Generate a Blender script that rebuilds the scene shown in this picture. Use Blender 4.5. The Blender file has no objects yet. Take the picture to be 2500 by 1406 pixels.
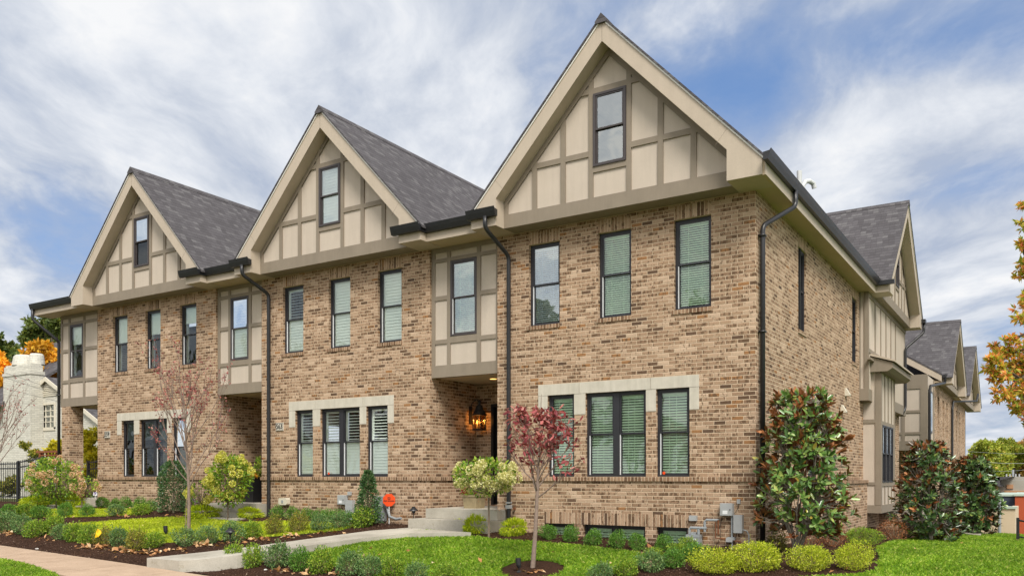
import bpy, bmesh, math, random
import numpy as np
from mathutils import Vector, Matrix
R=math.radians
random.seed(7); rng=np.random.default_rng(7)
S=bpy.context.scene; COL=S.collection
ZO=1.6248                      # everything is laid out around eye level, then lifted by this
CAM=(4.055,-13.945,0.0); YAW=0.564620; FPX=2056.67; CX=1250.0; CY=1163.18

# ------------------------------------------------------------------ terrain
def lerp(a,b,t): return a+(b-a)*t
def smooth(t):
    t=np.clip(t,0,1); return t*t*(3-2*t)
def terrain(x,y):
    x=np.asarray(x,float); y=np.asarray(y,float)
    zw=np.interp(x,[-60,-22,-12,-6.8,-5,-1,0,4,12],[-.85,-.80,-.95,-1.03,-1.06,-1.20,-1.23,-1.32,-1.35])
    zs=np.interp(x,[-60,-20,-8.4,-2,4,30],[-1.45,-1.33,-1.60,-1.68,-1.70,-1.70])
    t=np.clip((-0.6-y)/4.0,0,1)
    z=zw+(zs-zw)*t
    z=z-0.018*np.clip(y-1,0,9)*smooth((x+1)/1.5)
    z=z-0.078*np.clip(y-10.5,0,42)*smooth((x+6)/6)
    return z
def G(px,py):
    """the ground point seen at photo pixel (px, py)"""
    a=(px-CX)/FPX; b=-(py-CY)/FPX
    dx=-math.sin(YAW)+a*math.cos(YAW); dy=math.cos(YAW)+a*math.sin(YAW)
    t=4.0
    while t<90:
        x=CAM[0]+dx*t; y=CAM[1]+dy*t
        if b*t<float(terrain(x,y)): break
        t+=0.02
    return x,y,float(terrain(x,y)),t

# ------------------------------------------------------------------ objects
OFF={}                          # absolute location of every parent
def tagset(o,label,cat,group=None,kind=None):
    if label: o['label']=label
    if cat: o['category']=cat
    if group: o['group']=group
    if kind: o['kind']=kind
def thing(name,label,cat,loc,group=None):
    o=bpy.data.objects.new(name,None); o.empty_display_size=.2; COL.objects.link(o)
    o.location=loc; OFF[o]=Vector(loc); tagset(o,label,cat,group); return o
class FR:
    def __init__(s,ox=0,oy=0,side=False,oz=0): s.ox,s.oy,s.side,s.oz=ox,oy,side,oz
    def __call__(s,u,d,z):
        return (s.ox+d,s.oy+u,z+s.oz) if s.side else (s.ox+u,s.oy-d,z+s.oz)
ID=lambda x,y,z:(x,y,z)
class MB:
    def __init__(s,F=ID): s.v=[];s.f=[];s.F=F;s.m=[];s.cur=0
    def add(s,vs,fs):
        n=len(s.v); s.v+= [s.F(*p) for p in vs]; s.f+=[tuple(i+n for i in f) for f in fs]; s.m+=[s.cur]*len(fs)
        return s
    def box(s,a0,a1,b0,b1,c0,c1):
        vs=[(a,b,c) for a in(a0,a1) for b in(b0,b1) for c in(c0,c1)]
        return s.add(vs,[(0,1,3,2),(4,6,7,5),(0,4,5,1),(2,3,7,6),(0,2,6,4),(1,5,7,3)])
    def ext(s,poly,d0,d1):      # polygon in (u,z) extruded over d
        n=len(poly)
        vs=[(u,d0,z) for u,z in poly]+[(u,d1,z) for u,z in poly]
        fs=[tuple(range(n)),tuple(range(2*n-1,n-1,-1))]+[(i,(i+1)%n,(i+1)%n+n,i+n) for i in range(n)]
        return s.add(vs,fs)
    def extu(s,poly,u0,u1):     # polygon in (d,z) extruded over u
        n=len(poly)
        vs=[(u0,d,z) for d,z in poly]+[(u1,d,z) for d,z in poly]
        fs=[tuple(range(n)),tuple(range(2*n-1,n-1,-1))]+[(i,(i+1)%n,(i+1)%n+n,i+n) for i in range(n)]
        return s.add(vs,fs)
    def extz(s,poly,z0,z1):
        n=len(poly)
        vs=[(a,b,z0) for a,b in poly]+[(a,b,z1) for a,b in poly]
        fs=[tuple(range(n)),tuple(range(2*n-1,n-1,-1))]+[(i,(i+1)%n,(i+1)%n+n,i+n) for i in range(n)]
        return s.add(vs,fs)
    def tube(s,pts,rad,n=8,sq=False):
        pts=[Vector(p) for p in pts]
        if not hasattr(rad,'__len__'): rad=[rad]*len(pts)
        base=len(s.v); ref=None
        for i,p in enumerate(pts):
            t=(pts[min(i+1,len(pts)-1)]-pts[max(i-1,0)]); t=t.normalized() if t.length>1e-9 else Vector((0,0,1))
            if ref is None:
                ref=Vector((1,0,0)) if abs(t.x)<.9 else Vector((0,1,0))
            a=(ref-t*ref.dot(t)); a=a.normalized() if a.length>1e-6 else t.orthogonal().normalized()
            ref=a; b=t.cross(a)
            for k in range(n):
                an=2*math.pi*(k+.5)/n
                s.v.append(s.F(*(p+(a*math.cos(an)+b*math.sin(an))*rad[i])))
        for i in range(len(pts)-1):
            for k in range(n):
                q=base+i*n; k2=(k+1)%n
                s.f.append((q+k,q+k2,q+n+k2,q+n+k)); s.m.append(s.cur)
        s.f.append(tuple(base+k for k in range(n-1,-1,-1))); s.m.append(s.cur)
        e=base+(len(pts)-1)*n; s.f.append(tuple(e+k for k in range(n))); s.m.append(s.cur)
        return s
    def lathe(s,c,prof,n=16):   # prof: (r,z) list
        base=len(s.v)
        for r,z in prof:
            for k in range(n):
                an=2*math.pi*k/n; s.v.append(s.F(c[0]+r*math.cos(an),c[1]+r*math.sin(an),c[2]+z))
        for i in range(len(prof)-1):
            for k in range(n):
                q=base+i*n;k2=(k+1)%n; s.f.append((q+k,q+k2,q+n+k2,q+n+k)); s.m.append(s.cur)
        s.f.append(tuple(base+k for k in range(n-1,-1,-1))); s.m.append(s.cur)
        e=base+(len(prof)-1)*n; s.f.append(tuple(e+k for k in range(n))); s.m.append(s.cur)
        return s
    def build(s,name,mat,parent=None,label=None,cat=None,group=None,kind=None,loc=None,smooth=False,recalc=True):
        me=bpy.data.meshes.new(name)
        org=OFF[parent] if parent is not None else Vector(loc or (0,0,0))
        me.from_pydata([tuple(Vector(p)-org) for p in s.v],[],s.f)
        mats=mat if isinstance(mat,(list,tuple)) else [mat]
        for m in mats: me.materials.append(m)
        if len(mats)>1: me.polygons.foreach_set('material_index',s.m)
        if recalc:
            bm=bmesh.new(); bm.from_mesh(me); bmesh.ops.recalc_face_normals(bm,faces=bm.faces); bm.to_mesh(me); bm.free()
        if smooth: me.polygons.foreach_set('use_smooth',[True]*len(me.polygons))
        me.update()
        o=bpy.data.objects.new(name,me); COL.objects.link(o)
        if parent is not None: o.parent=parent; OFF[o]=OFF[parent]
        else: o.location=org; OFF[o]=org
        tagset(o,label,cat,group,kind)
        return o
def npmesh(name,V,Fq,mat,parent=None,loc=(0,0,0),smooth=False,mi=None,**kw):
    """numpy mesh: V (n,3), Fq (m,k) faces all of k corners"""
    me=bpy.data.meshes.new(name); V=np.asarray(V,np.float32); Fq=np.asarray(Fq,np.int32)
    me.vertices.add(len(V)); me.vertices.foreach_set('co',V.ravel())
    k=Fq.shape[1]; me.loops.add(Fq.size); me.loops.foreach_set('vertex_index',Fq.ravel())
    me.polygons.add(len(Fq)); me.polygons.foreach_set('loop_start',np.arange(0,Fq.size,k,dtype=np.int32))
    for m in (mat if isinstance(mat,(list,tuple)) else [mat]): me.materials.append(m)
    if mi is not None: me.polygons.foreach_set('material_index',np.asarray(mi,np.int32))
    if smooth: me.polygons.foreach_set('use_smooth',np.ones(len(Fq),bool))
    me.update(); me.validate()
    o=bpy.data.objects.new(name,me); COL.objects.link(o)
    if parent is not None: o.parent=parent; OFF[o]=OFF[parent]
    else: o.location=loc; OFF[o]=Vector(loc)
    tagset(o,kw.get('label'),kw.get('cat'),kw.get('group'),kw.get('kind'))
    return o

# ------------------------------------------------------------------ materials
class N:
    def __init__(s,name):
        s.mat=bpy.data.materials.new(name); s.mat.use_nodes=True; s.t=s.mat.node_tree; s.t.nodes.clear()
    def n(s,ty,**kw):
        nd=s.t.nodes.new('ShaderNode'+ty)
        for k,v in kw.items():
            if k.startswith('_'): setattr(nd,k[1:],v)
            else: s.put(nd,k.replace('__',' '),v)
        return nd
    def put(s,nd,k,v):
        sock=nd.inputs[int(k[1:])] if (k[0]=='i' and k[1:].isdigit()) else nd.inputs[k]
        if isinstance(v,bpy.types.NodeSocket): s.t.links.new(v,sock)
        else: sock.default_value=v
    def m(s,op,a,b=None,c=None):
        nd=s.t.nodes.new('ShaderNodeMath'); nd.operation=op
        for i,v in enumerate((a,b,c)):
            if v is None: continue
            if isinstance(v,bpy.types.NodeSocket): s.t.links.new(v,nd.inputs[i])
            else: nd.inputs[i].default_value=v
        return nd.outputs[0]
    def mix(s,f,a,b,mode='MIX'):
        nd=s.t.nodes.new('ShaderNodeMix'); nd.data_type='RGBA'; nd.blend_type=mode
        for i,v in ((0,f),(6,a),(7,b)):
            if isinstance(v,bpy.types.NodeSocket): s.t.links.new(v,nd.inputs[i])
            else: nd.inputs[i].default_value=(v if i==0 else (*v,1))
        return nd.outputs[2]
    def ramp(s,f,stops,interp='LINEAR'):
        nd=s.t.nodes.new('ShaderNodeValToRGB'); cr=nd.color_ramp; cr.interpolation=interp
        while len(cr.elements)<len(stops): cr.elements.new(.5)
        for e,(p,c) in zip(cr.elements,stops): e.position=p; e.color=(*c,1)
        s.t.links.new(f,nd.inputs[0]); return nd.outputs[0]
    def noise(s,vec,scale,detail=4,rough=.55,dim='3D'):
        nd=s.t.nodes.new('ShaderNodeTexNoise'); nd.noise_dimensions=dim
        nd.inputs['Scale'].default_value=scale; nd.inputs['Detail'].default_value=detail; nd.inputs['Roughness'].default_value=rough
        if vec is not None: s.t.links.new(vec,nd.inputs['Vector'])
        return nd.outputs[0]
    def pos(s): return s.n('NewGeometry').outputs['Position']
    def out(s,col,rough=.8,bump=None,bstr=.3,bdist=.01,spec=.3,**kw):
        p=s.n('BsdfPrincipled'); s.put(p,'Base Color',col if isinstance(col,bpy.types.NodeSocket) else (*col,1))
        s.put(p,'Roughness',rough); p.inputs['Specular IOR Level'].default_value=spec
        for k,v in kw.items(): s.put(p,k.replace('__',' '),v)
        if bump is not None:
            b=s.n('Bump'); s.put(b,'Height',bump); b.inputs['Strength'].default_value=bstr; b.inputs['Distance'].default_value=bdist
            s.t.links.new(b.outputs[0],p.inputs['Normal'])
        o=s.n('OutputMaterial'); s.t.links.new(p.outputs[0],o.inputs[0]); s.p=p
        return s.mat

def uvw(n):
    """in-plane coordinates for upright faces: u along the wall, v = height"""
    g=n.n('NewGeometry'); sp=n.n('SeparateXYZ',i0=g.outputs['Position']); sn=n.n('SeparateXYZ',i0=g.outputs['True Normal'])
    ax=n.m('GREATER_THAN',n.m('ABSOLUTE',sn.outputs[0]),n.m('ABSOLUTE',sn.outputs[1]))
    u=n.m('ADD',n.m('MULTIPLY',ax,sp.outputs[1]),n.m('MULTIPLY',n.m('SUBTRACT',1.0,ax),sp.outputs[0]))
    return u,sp.outputs[2],g.outputs['Position']

def brick_mat(name,bw=.2032,bh=.0677,soldier=False,dark=False,pale=False):
    n=N(name); u,v,P=uvw(n)
    if soldier: half=0.0
    row=n.m('FLOOR',n.m('DIVIDE',n.m('SUBTRACT',v,ZO%bh if not soldier else soldier),bh))
    sh=0.0 if soldier else n.m('MULTIPLY',n.m('MODULO',n.m('ABSOLUTE',row),2.0),.5)
    uu=n.m('ADD',n.m('DIVIDE',u,bw),sh)
    col=n.m('FLOOR',uu)
    fu=n.m('SUBTRACT',uu,col); fv=n.m('FRACT',n.m('DIVIDE',n.m('SUBTRACT',v,ZO%bh if not soldier else soldier),bh))
    # ragged joint
    nz=n.noise(P,60,2); nz2=n.m('MULTIPLY',n.m('SUBTRACT',nz,.5),.012)
    mj=.0054
    du=n.m('MULTIPLY',n.m('MINIMUM',fu,n.m('SUBTRACT',1.0,fu)),bw); dv=n.m('MULTIPLY',n.m('MINIMUM',fv,n.m('SUBTRACT',1.0,fv)),bh)
    dm=n.m('ADD',n.m('MINIMUM',du,dv),nz2)
    mort=n.m('LESS_THAN',dm,mj)
    soft=n.m('SUBTRACT',1.0,n.n('MapRange',i0=dm,i1=mj-.002,i2=mj+.003).outputs[0])
    cv=n.n('CombineXYZ',i0=col,i1=row,i2=0.0).outputs[0]
    wn=n.n('TexWhiteNoise',_noise_dimensions='3D',Vector=cv); r1=wn.outputs[0]
    c2=n.n('SeparateColor',i0=wn.outputs[1])
    if pale:
        base=n.ramp(r1,[(0,(.54,.52,.45)),(.5,(.62,.60,.52)),(1,(.66,.64,.56))])
        mcol=(.42,.41,.37)
        c=n.mix(soft,base,mcol)
        return n.out(c,.85,n.m('SUBTRACT',1.0,soft),.4,.006,.2)
    if dark:
        base=n.ramp(r1,[(0,(.17,.095,.055)),(.35,(.23,.135,.08)),(.7,(.31,.195,.12)),(1,(.38,.25,.16))])
    else:
        base=n.ramp(r1,[(0,(.10,.062,.042)),(.05,(.16,.098,.062)),(.075,(.255,.160,.098)),(.3,(.325,.210,.132)),(.6,(.385,.256,.165)),(.85,(.445,.306,.205)),(1,(.53,.385,.27))])
        base=n.mix(n.m('GREATER_THAN',c2.outputs[1],.965),base,(.33,.17,.075))
    # burnt blotches inside a brick
    off=n.n('VectorMath',_operation='ADD',i0=P,i1=n.n('VectorMath',_operation='SCALE',i0=wn.outputs[1],Scale=5.0).outputs[0]).outputs[0]
    ms=n.n('VectorMath',_operation='MULTIPLY',i0=off,i1=(1.25,1.25,.55)).outputs[0]
    bl=n.noise(ms,17,2.5,.6)
    thr=n.m('ADD',.47,n.m('MULTIPLY',n.m('POWER',c2.outputs[0],.7),.13))
    blot=n.n('MapRange',i0=n.m('SUBTRACT',bl,thr),i1=0.0,i2=.05).outputs[0]
    base=n.mix(n.m('MULTIPLY',blot,.82),base,(.118,.070,.040))
    grain=n.noise(P,95,3,.8); base=n.mix(.65,base,n.ramp(grain,[(.25,(.45,.45,.45)),(.75,(1.5,1.5,1.5))]),'MULTIPLY')
    big=n.noise(P,.55,3); base=n.mix(1.0,base,n.ramp(big,[(.3,(.88,.87,.86)),(.7,(1.09,1.09,1.09))]),'MULTIPLY')
    wet=n.n('MapRange',i0=n.m('ADD',v,n.m('MULTIPLY',n.noise(P,2.3,4,.6),1.0)),i1=.75,i2=1.45).outputs[0]
    base=n.mix(n.m('MULTIPLY',n.m('SUBTRACT',1.0,wet),.30),base,n.mix(1.0,base,(.62,.58,.54),'MULTIPLY'))
    mc=n.mix(n.noise(P,25,3),(.52,.395,.27),(.64,.50,.355))
    c=n.mix(soft,base,mc)
    h=n.m('ADD',n.m('MULTIPLY',n.m('SUBTRACT',1.0,soft),1.0),n.m('MULTIPLY',grain,.35))
    return n.out(c,.88,h,.75,.006,.25)

def flat_mat(name,c,rough=.6,var=.06,scale=3,bump=0,bscale=60,spec=.3,metal=0,streak=0):
    n=N(name); P=n.pos()
    nz=n.noise(P,scale,5,.6)
    col=n.mix(1.0,c,n.ramp(nz,[(.25,(1-var,)*3),(.75,(1+var,)*3)]),'MULTIPLY')
    if streak:
        st=n.noise(n.n('VectorMath',_operation='MULTIPLY',i0=P,i1=(9,9,.7)).outputs[0],1.0,4,.65); col=n.mix(1.0,col,n.ramp(st,[(.35,(1-streak,1-streak,1-streak*1.15)),(.62,(1.02,1.02,1.02))]),'MULTIPLY')
    col=n.mix(.5,col,n.ramp(n.noise(P,70,3,.8),[(.25,(.84,.84,.84)),(.75,(1.14,1.14,1.14))]),'MULTIPLY')
    b=n.noise(P,bscale,4,.6) if bump else None
    return n.out(col,rough,b,bump,.004,spec,Metallic=metal)

M={}
M['brick']=brick_mat('brick')
M['soldier']=brick_mat('soldier_brick',.0677,.26,soldier=0.11)
M['rowlock']=brick_mat('rowlock_brick',.0677,.20,soldier=0.03,dark=True)
M['white_brick']=brick_mat('white_brick',pale=True)
M['stucco']=flat_mat('stucco_panel',(.525,.452,.375),.9,.04,2.2,.35,220,.15,0,.035)
M['trim']=flat_mat('taupe_trim',(.255,.212,.162),.65,.06,4,.12,90,.25,0,.05)
M['barge']=flat_mat('barge_board',(.48,.405,.32),.6,.04,2,.05,60,.25,0,.03)
M['soffit']=flat_mat('soffit_board',(.50,.395,.27),.7,.04,2,.05,60,.2)
M['drip']=flat_mat('drip_edge',(.75,.73,.68),.4,.02,2)
M['black']=flat_mat('black_metal',(.018,.018,.020),.38,.2,9,.1,40,.5)
M['bronze']=flat_mat('window_frame',(.022,.022,.027),.42,.15,6,0,40,.5)
M['greyframe']=flat_mat('dark_bronze_frame',(.055,.045,.045),.45,.1,6,0,40,.5)
M['white']=flat_mat('white_vinyl',(.72,.73,.74),.4,.02,5)
M['pvc']=flat_mat('white_pipe',(.55,.56,.56),.5,.05,5)
M['steelgrey']=flat_mat('grey_enamel',(.36,.37,.37),.45,.06,8,.05,60,.4)
M['castgrey']=flat_mat('cast_meter',(.27,.29,.30),.5,.12,14,.2,60,.4)
M['copper']=flat_mat('copper_pipe',(.30,.12,.06),.4,.2,14,0,40,.5,.6)
M['beige']=flat_mat('beige_plastic',(.62,.57,.46),.55,.03,6)
M['stone']=flat_mat('cast_stone',(.56,.52,.44),.85,.09,5,.3,120,.2,0,.10)
def concrete_mat():
    n=N('concrete'); P=n.pos()
    a=n.noise(P,1.3,6,.6); b=n.noise(P,55,3,.7)
    c=n.ramp(a,[(.3,(.31,.285,.235)),(.7,(.50,.465,.395))]); c=n.mix(.35,c,n.ramp(b,[(.3,(.6,.6,.6)),(.7,(1.3,1.3,1.3))]),'MULTIPLY')
    st=n.noise(P,5,4,.7); c=n.mix(n.n('MapRange',i0=st,i1=.60,i2=.72).outputs[0],c,n.mix(1.0,c,(.72,.69,.62),'MULTIPLY'))
    return n.out(c,.9,b,.25,.004,.2)
M['concrete']=concrete_mat()
def roof_mat():
    n=N('shingle'); u,v,P=uvw(n)
    rh=.099; bw=.15
    r0=n.m('DIVIDE',v,rh); row=n.m('FLOOR',r0); fr=n.m('FRACT',r0)
    wr=n.n('TexWhiteNoise',_noise_dimensions='1D',W=row).outputs[0]
    uu=n.m('ADD',n.m('DIVIDE',u,bw),n.m('MULTIPLY',wr,5.0)); col=n.m('FLOOR',uu)
    w=n.n('TexWhiteNoise',_noise_dimensions='3D',Vector=n.n('CombineXYZ',i0=col,i1=row,i2=3.0).outputs[0]).outputs[0]
    c=n.ramp(w,[(0,(.070,.065,.068)),(.5,(.085,.079,.083)),(.8,(.094,.088,.092)),(.88,(.112,.106,.108)),(1,(.124,.118,.120))])
    g=n.noise(P,240,2,.8); c=n.mix(.6,c,n.ramp(g,[(.3,(.55,.55,.55)),(.7,(1.5,1.5,1.5))]),'MULTIPLY')
    line=n.n('MapRange',i0=fr,i1=0.0,i2=.16).outputs[0]
    fu=n.m('FRACT',uu); jl=n.n('MapRange',i0=n.m('MINIMUM',fu,n.m('SUBTRACT',1.0,fu)),i1=0.0,i2=.05).outputs[0]
    c=n.mix(line,(.03,.028,.03),c); c=n.mix(n.m('MULTIPLY',n.m('SUBTRACT',1.0,jl),.5),c,(.04,.038,.04))
    big=n.noise(P,.8,3); c=n.mix(1.0,c,n.ramp(big,[(.3,(.96,.96,.96)),(.7,(1.04,1.04,1.04))]),'MULTIPLY')
    h=n.m('ADD',n.m('SUBTRACT',1.0,fr),n.m('MULTIPLY',w,.3))
    return n.out(c,.9,h,.5,.012,.2)
M['roof']=roof_mat()
def glass_mat(name,refl=.22,tint=(.62,.80,.70)):
    n=N(name)
    tr=n.n('BsdfTransparent',Color=(*tint,1)); gl=n.n('BsdfGlossy',Color=(.9,.95,.95,1),Roughness=.02)
    nz=n.noise(n.pos(),1.7,2); b=n.n('Bump',Height=nz); b.inputs['Strength'].default_value=.10; b.inputs['Distance'].default_value=.05
    n.t.links.new(b.outputs[0],gl.inputs['Normal'])
    fr=n.n('LayerWeight',Blend=.25).outputs['Fresnel']
    f=n.m('MINIMUM',1.0,n.m('ADD',refl,n.m('MULTIPLY',fr,.8)))
    mx=n.n('MixShader',i0=f,i1=tr.outputs[0],i2=gl.outputs[0]); o=n.n('OutputMaterial',i0=mx.outputs[0]); return n.mat
M['glass']=glass_mat('window_glass',.075,(.95,.99,.96))
M['glass_dark']=glass_mat('window_glass_screened',.06,(.30,.33,.33))
M['glass_sky']=glass_mat('window_glass_bright',.30,(.93,.98,.96))
M['blind']=flat_mat('blind_slat',(.70,.87,.66),.5,.03,4)  # green reflection of the trees opposite is mixed into the slat colour
M['palebl']=flat_mat('pale_blind',(.80,.86,.90),.5,.03,4)
M['shutter']=flat_mat('white_shutter',(.90,.94,.89),.45,.02,4)
M['shade']=flat_mat('roller_shade',(.78,.84,.78),.8,.03,4)
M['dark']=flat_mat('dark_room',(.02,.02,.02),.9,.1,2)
M['door']=flat_mat('black_door',(.012,.012,.013),.35,.1,3)
M['plaque']=flat_mat('plaque_face',(.62,.58,.50),.7,.06,10)
M['ink']=flat_mat('lettering',(.02,.02,.02),.6,.05,4)
def emit_mat(name,c,s):
    n=N(name); e=n.n('Emission',Color=(*c,1),Strength=s); n.n('OutputMaterial',i0=e.outputs[0]); return n.mat
M['flame']=emit_mat('lamp_flame',(1,.50,.12),6)
M['canlight']=emit_mat('recessed_lamp',(1,.55,.16),1.6)
M['lampglass']=glass_mat('lantern_glass',.08,(1,.85,.6))

def text_part(txt,size,center,parent,mat,name='lettering',side=False,sx=1.0,thick=.003,face=None):
    cu=bpy.data.curves.new(name,'FONT'); cu.body=txt; cu.size=size; cu.align_x='CENTER'; cu.align_y='CENTER'; cu.extrude=thick; cu.offset=size*.012
    o=bpy.data.objects.new(name,cu); COL.objects.link(o)
    bpy.context.view_layer.update()
    dg=bpy.context.evaluated_depsgraph_get(); me=bpy.data.meshes.new_from_object(o.evaluated_get(dg))
    bpy.data.objects.remove(o)
    rot=Matrix.Rotation(R(90),4,'X')
    if face is not None: rot=Matrix.Rotation(face,4,'Z')@rot
    me.transform(rot@Matrix.Diagonal((sx,1,1,1))); me.transform(Matrix.Translation(Vector(center)-OFF[parent]))
    me.materials.clear(); me.materials.append(mat)
    o=bpy.data.objects.new(name,me); COL.objects.link(o); o.parent=parent; OFF[o]=OFF[parent]
    return o

# ------------------------------------------------------------------ building kit
def wall_cells(mb,u0,u1,z0,z1,ops,d0,d1):
    us=sorted({u0,u1}|{v for o in ops for v in o[:2] if u0<v<u1})
    for a,b in zip(us,us[1:]):
        cu=(a+b)/2; cuts=sorted([(o[2],o[3]) for o in ops if o[0]<cu<o[1]])
        z=z0
        for c0,c1 in cuts:
            if c0>z+1e-6: mb.box(a,b,d0,d1,z,c0)
            z=max(z,c1)
        if z1>z+1e-6: mb.box(a,b,d0,d1,z,z1)

def window(F,u0,u1,z0,z1,d,parent,kind='blind',double=False,fm='bronze',glass='glass',shade=0.45,sill=None,single=False,jamb=True,fw=.045):
    """double-hung window filling an opening; d = outermost plane of the frame"""
    w=MB(F); fd=.09
    w.box(u0,u0+fw,d-fd,d,z0,z1); w.box(u1-fw,u1,d-fd,d,z0,z1); w.box(u0+fw,u1-fw,d-fd,d,z1-fw*.9,z1); w.box(u0+fw,u1-fw,d-fd,d,z0,z0+fw*.8)
    units=[(u0+fw,u1-fw)]
    if double:
        c=(u0+u1)/2; w.box(c-.06,c+.06,d-fd,d+.004,z0+fw*.8,z1-fw*.9); units=[(u0+fw,c-.06),(c+.06,u1-fw)]
    zm=(z0+z1)/2+.01; gl=MB(F); bl=MB(F); jls=[]
    for a,b in units:
        s=.028
        for (q0,q1,dd) in ([(z0+fw*.8,z1-fw*.9,d-.02)] if single else [(zm-.015,z1-fw*.9,d-.012),(z0+fw*.8,zm+.018,d-.04)]):
            w.box(a,a+s,dd-.03,dd,q0,q1); w.box(b-s,b,dd-.03,dd,q0,q1); w.box(a+s,b-s,dd-.03,dd,q1-s,q1); w.box(a+s,b-s,dd-.03,dd,q0,q0+s)
            gl.add([(a+s,dd-.016,q0+s),(b-s,dd-.016,q0+s),(b-s,dd-.016,q1-s),(a+s,dd-.016,q1-s)],[(0,1,2,3)])
        if jamb and not single:
            jl=MB(F); jl.box(a+.001,a+.013,d-.036,d-.014,z0+fw*.8,zm-.02); jls.append(jl)
        bz0,bz1=z0+fw,z1-fw; bd=d-.082
        if kind in('blind','pale'):
            z=bz1-.03; bl.box(a,b,bd-.02,bd+.02,bz1-.045,bz1+.02)
            while z>bz0:
                bl.extu([(bd-.014,z+.018),(bd+.014,z-.012),(bd+.0155,z-.0095),(bd-.012,z+.0205)],a+.008,b-.008); z-=.040
            for q in (.3,.72): bl.box(lerp(a,b,q)-.0035,lerp(a,b,q)+.0035,bd+.017,bd+.0195,bz0,bz1)
        elif kind=='venet':
            z=bz1-.03; bl.box(a,b,bd-.02,bd+.02,bz1-.06,bz1+.02)
            while z>bz0:
                bl.extu([(bd-.017,z+.018),(bd+.017,z-.014),(bd+.018,z-.011),(bd-.016,z+.021)],a+.008,b-.008); z-=.048
            for q in (.3,.55): bl.box(lerp(a,b,q)-.004,lerp(a,b,q)+.004,bd+.022,bd+.0245,bz0,bz1)
        elif kind in('shut','shutopen'):
            s2=.055
            bl.box(a,a+s2,bd-.02,bd+.01,bz0-.02,bz1+.02); bl.box(b-s2*.8,b,bd-.02,bd+.01,bz0-.02,bz1+.02)
            for q0,q1 in ((bz0-.02,bz0+s2),(bz1-s2,bz1+.02),(zm-.03,zm+.03)): bl.box(a+s2,b-s2*.8,bd-.02,bd+.01,q0,q1)
            for half,(q0,q1) in enumerate(((bz0+s2,zm-.03),(zm+.03,bz1-s2))):
                z=q0+.03
                while z<q1-.01:
                    if kind=='shutopen' and half: bl.extu([(bd-.032,z+.010),(bd+.026,z-.008),(bd+.027,z-.001),(bd-.031,z+.017)],a+s2,b-s2*.8)
                    else: bl.extu([(bd-.012,z+.038),(bd+.008,z-.032),(bd+.014,z-.030),(bd-.006,z+.040)],a+s2,b-s2*.8)
                    z+=.066
        elif kind=='shade':
            zz=lerp(bz1,bz0,shade)
            bl.box(a,b,bd-.005,bd,zz,bz1+.02); bl.box(a,b,bd-.008,bd+.004,zz-.02,zz)
            if glass!='glass_dark': bl.box(a+.001,a+.03,bd-.08,bd-.02,bz0-.02,bz1+.02)
    wo=w.build('window',M[fm],parent)
    gl.build('pane',M[glass],wo)
    nm={'blind':'blind','pale':'blind','venet':'blind','shut':'shutter','shutopen':'shutter','shade':'roller_shade'}
    if bl.v: bl.build(nm[kind],M[{'blind':'blind','pale':'palebl','venet':'blind','shut':'shutter','shutopen':'shutter','shade':'shade'}[kind]],wo)
    for jl in jls: jl.build('jamb_liner',M['white'],wo)
    if sill is not None:
        s_=MB(F); s_.box(u0-.03,u1+.01,-.08,sill,z0-.075,z0); s_.build('sill',M['rowlock'],wo)
    # dark room behind it
    return wo

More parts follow.
